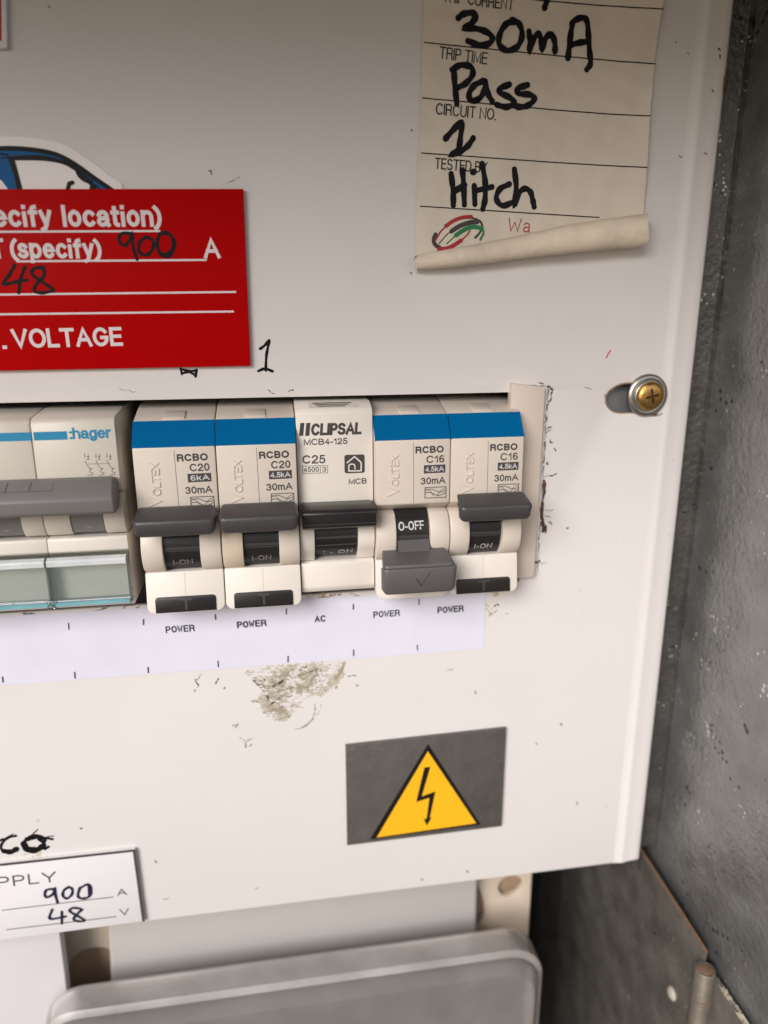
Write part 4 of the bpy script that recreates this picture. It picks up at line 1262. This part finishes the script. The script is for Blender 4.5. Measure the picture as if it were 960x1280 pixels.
MB().plate(disc(hcx, hcz, 4.0), BD - 3.1, BD - 1.6).build('hole_shade_disc', GLUE_AND_SHADE, bo, bevel=.5)  # added dark disc: the screw hole's shade put into colour
MB().box(xl_ - 120, xr - 1, BD - 5.5, BD - 3.2, -330, -150).build('timber_backing', BROWN, bo)

# grey box above and behind the meter
GD = -14.0
gb = lambda u, v: pp(u, v, GD)
p0, p1, p2, p3 = gb(120, 1225), gb(596, 1200), gb(553, 1090), gb(138, 1110)
gbx = MB().plate([(p0[0], -262), (p1[0] + .6, -262), (p1[0] - 1.0, -150), (p3[0] - .5, -150)], BD + .5, GD).build('terminal_box', METER, bevel=1.2, seg=3, origin=((p0[0] + p1[0]) / 2, GD, -262))
tag(gbx, 'plain grey plastic box between the white panel and the clear meter cover', 'box')

# meter with its dusty clear cover
MD = 8.0
mbp = lambda u, v, d=MD: pp(u, v, d)
tlx, tlz = mbp(60, 1262)
trx, trz = mbp(652, 1186)
zt0 = (mbp(120, 1236, 1)[1] + mbp(600, 1181, 1)[1]) / 2 - 3.0
mx0, mx1 = mbp(40, 1290)[0] - 1, mbp(683, 1262)[0]
meter = thing('electricity_meter', 'grey electricity meter under a dusty clear cover with rounded corners', 'electricity meter', ((mx0 + mx1) / 2, GD, -330))
o1 = rrect(mx0, mx1, -330, zt0, 11, 8)
o1b = rrect(mx0 + .8, mx1 - .8, -329, zt0 - .8, 10.4, 8)
o2 = rrect(mx0 + 1.6, mx1 - 1.6, -328, zt0 - 1.6, 10, 8)
o3 = rrect(mx0 + 2.2, mx1 - 2.2, -327.5, zt0 - 2.2, 9.6, 8)
ring = lambda o_, d: [(a_, d, b_) for a_, b_ in o_]
cvr = MB().loft([ring(o2, MD - 4.2), ring(o2, MD - 3.4), ring(o3, MD - 2.2), ring(rrect(mx0 + 4.0, mx1 - 4.0, -326, zt0 - 4.0, 8.6, 8), MD)]).build('clear_cover', FROST, meter, smooth=35)
MB().loft([ring(o1b, MD - 14), ring(o1, MD - 13), ring(o1, MD - 5), ring(o1b, MD - 4.3), ring(o2, MD - 3.9), ring(o2, MD - 4.6), ring(o2, MD - 14)], cap=False).build('cover_rim', RIM, cvr, smooth=35)
o4 = rrect(mx0 + 9, mx1 - 9, -322, zt0 - 10, 4, 6)
MB().loft([ring(rrect(mx0 + 8, mx1 - 8, -322, zt0 - 9, 6, 8), MD - 20), ring(rrect(mx0 + 8, mx1 - 8, -322, zt0 - 9, 6, 8), MD - 14.2)]).build('meter_base', METER, meter, bevel=.5)
MB().loft([ring(o4, MD - 14.0), ring(o4, MD - 7)]).build('meter_body', METERD, meter, bevel=.5)
MB().plate(rrect(mbp(520, 1250, MD - 7)[0], mx1 - 13, -318, mbp(600, 1225, MD - 7)[1], 2), MD - 6.95, MD - 6.5).build('pale_haze_plate', mat('pale_haze_stand_in', (.30, .28, .265, 1), .5, var=.2), meter, bevel=.2)  # added pale plate standing in for whitish haze at this end
dz0 = mbp(300, 1262, MD - 7)
MB().box(mbp(270, 1270, MD - 7)[0], mbp(505, 1270, MD - 7)[0], MD - 6.9, MD - 6.3, -310, dz0[1]).build('display_window', mat('lcd_green_grey', (.10, .13, .11, 1), .3), meter, bevel=.2)

# white card hanging at the far left below the panel
WD = -8.0
q = [pp(-200, 1190, WD), pp(76, 1160, WD), pp(84, 1320, WD), pp(-200, 1340, WD)]
wc = MB().plate([(q[0][0], -300), (q[2][0] + .3, -300), (q[1][0], -150), (q[0][0], -150)], WD - 4, WD).build('white_cover', WHITEC, bevel=.6, origin=(q[0][0] / 2 + q[2][0] / 2, WD, -300))
tag(wc, 'white plastic cover at the far left beneath the supply sign', 'cover')

# ------------------------------------------------------------------ ground in front of the cabinet
g = MB().box(-15000, 15000, -600, 15000, -1330, -1300).build('ground', mat('concrete', (.21, .155, .12, 1), .85, var=.15, vscale=2), origin=(0, 0, -1300))
g["kind"] = "structure"
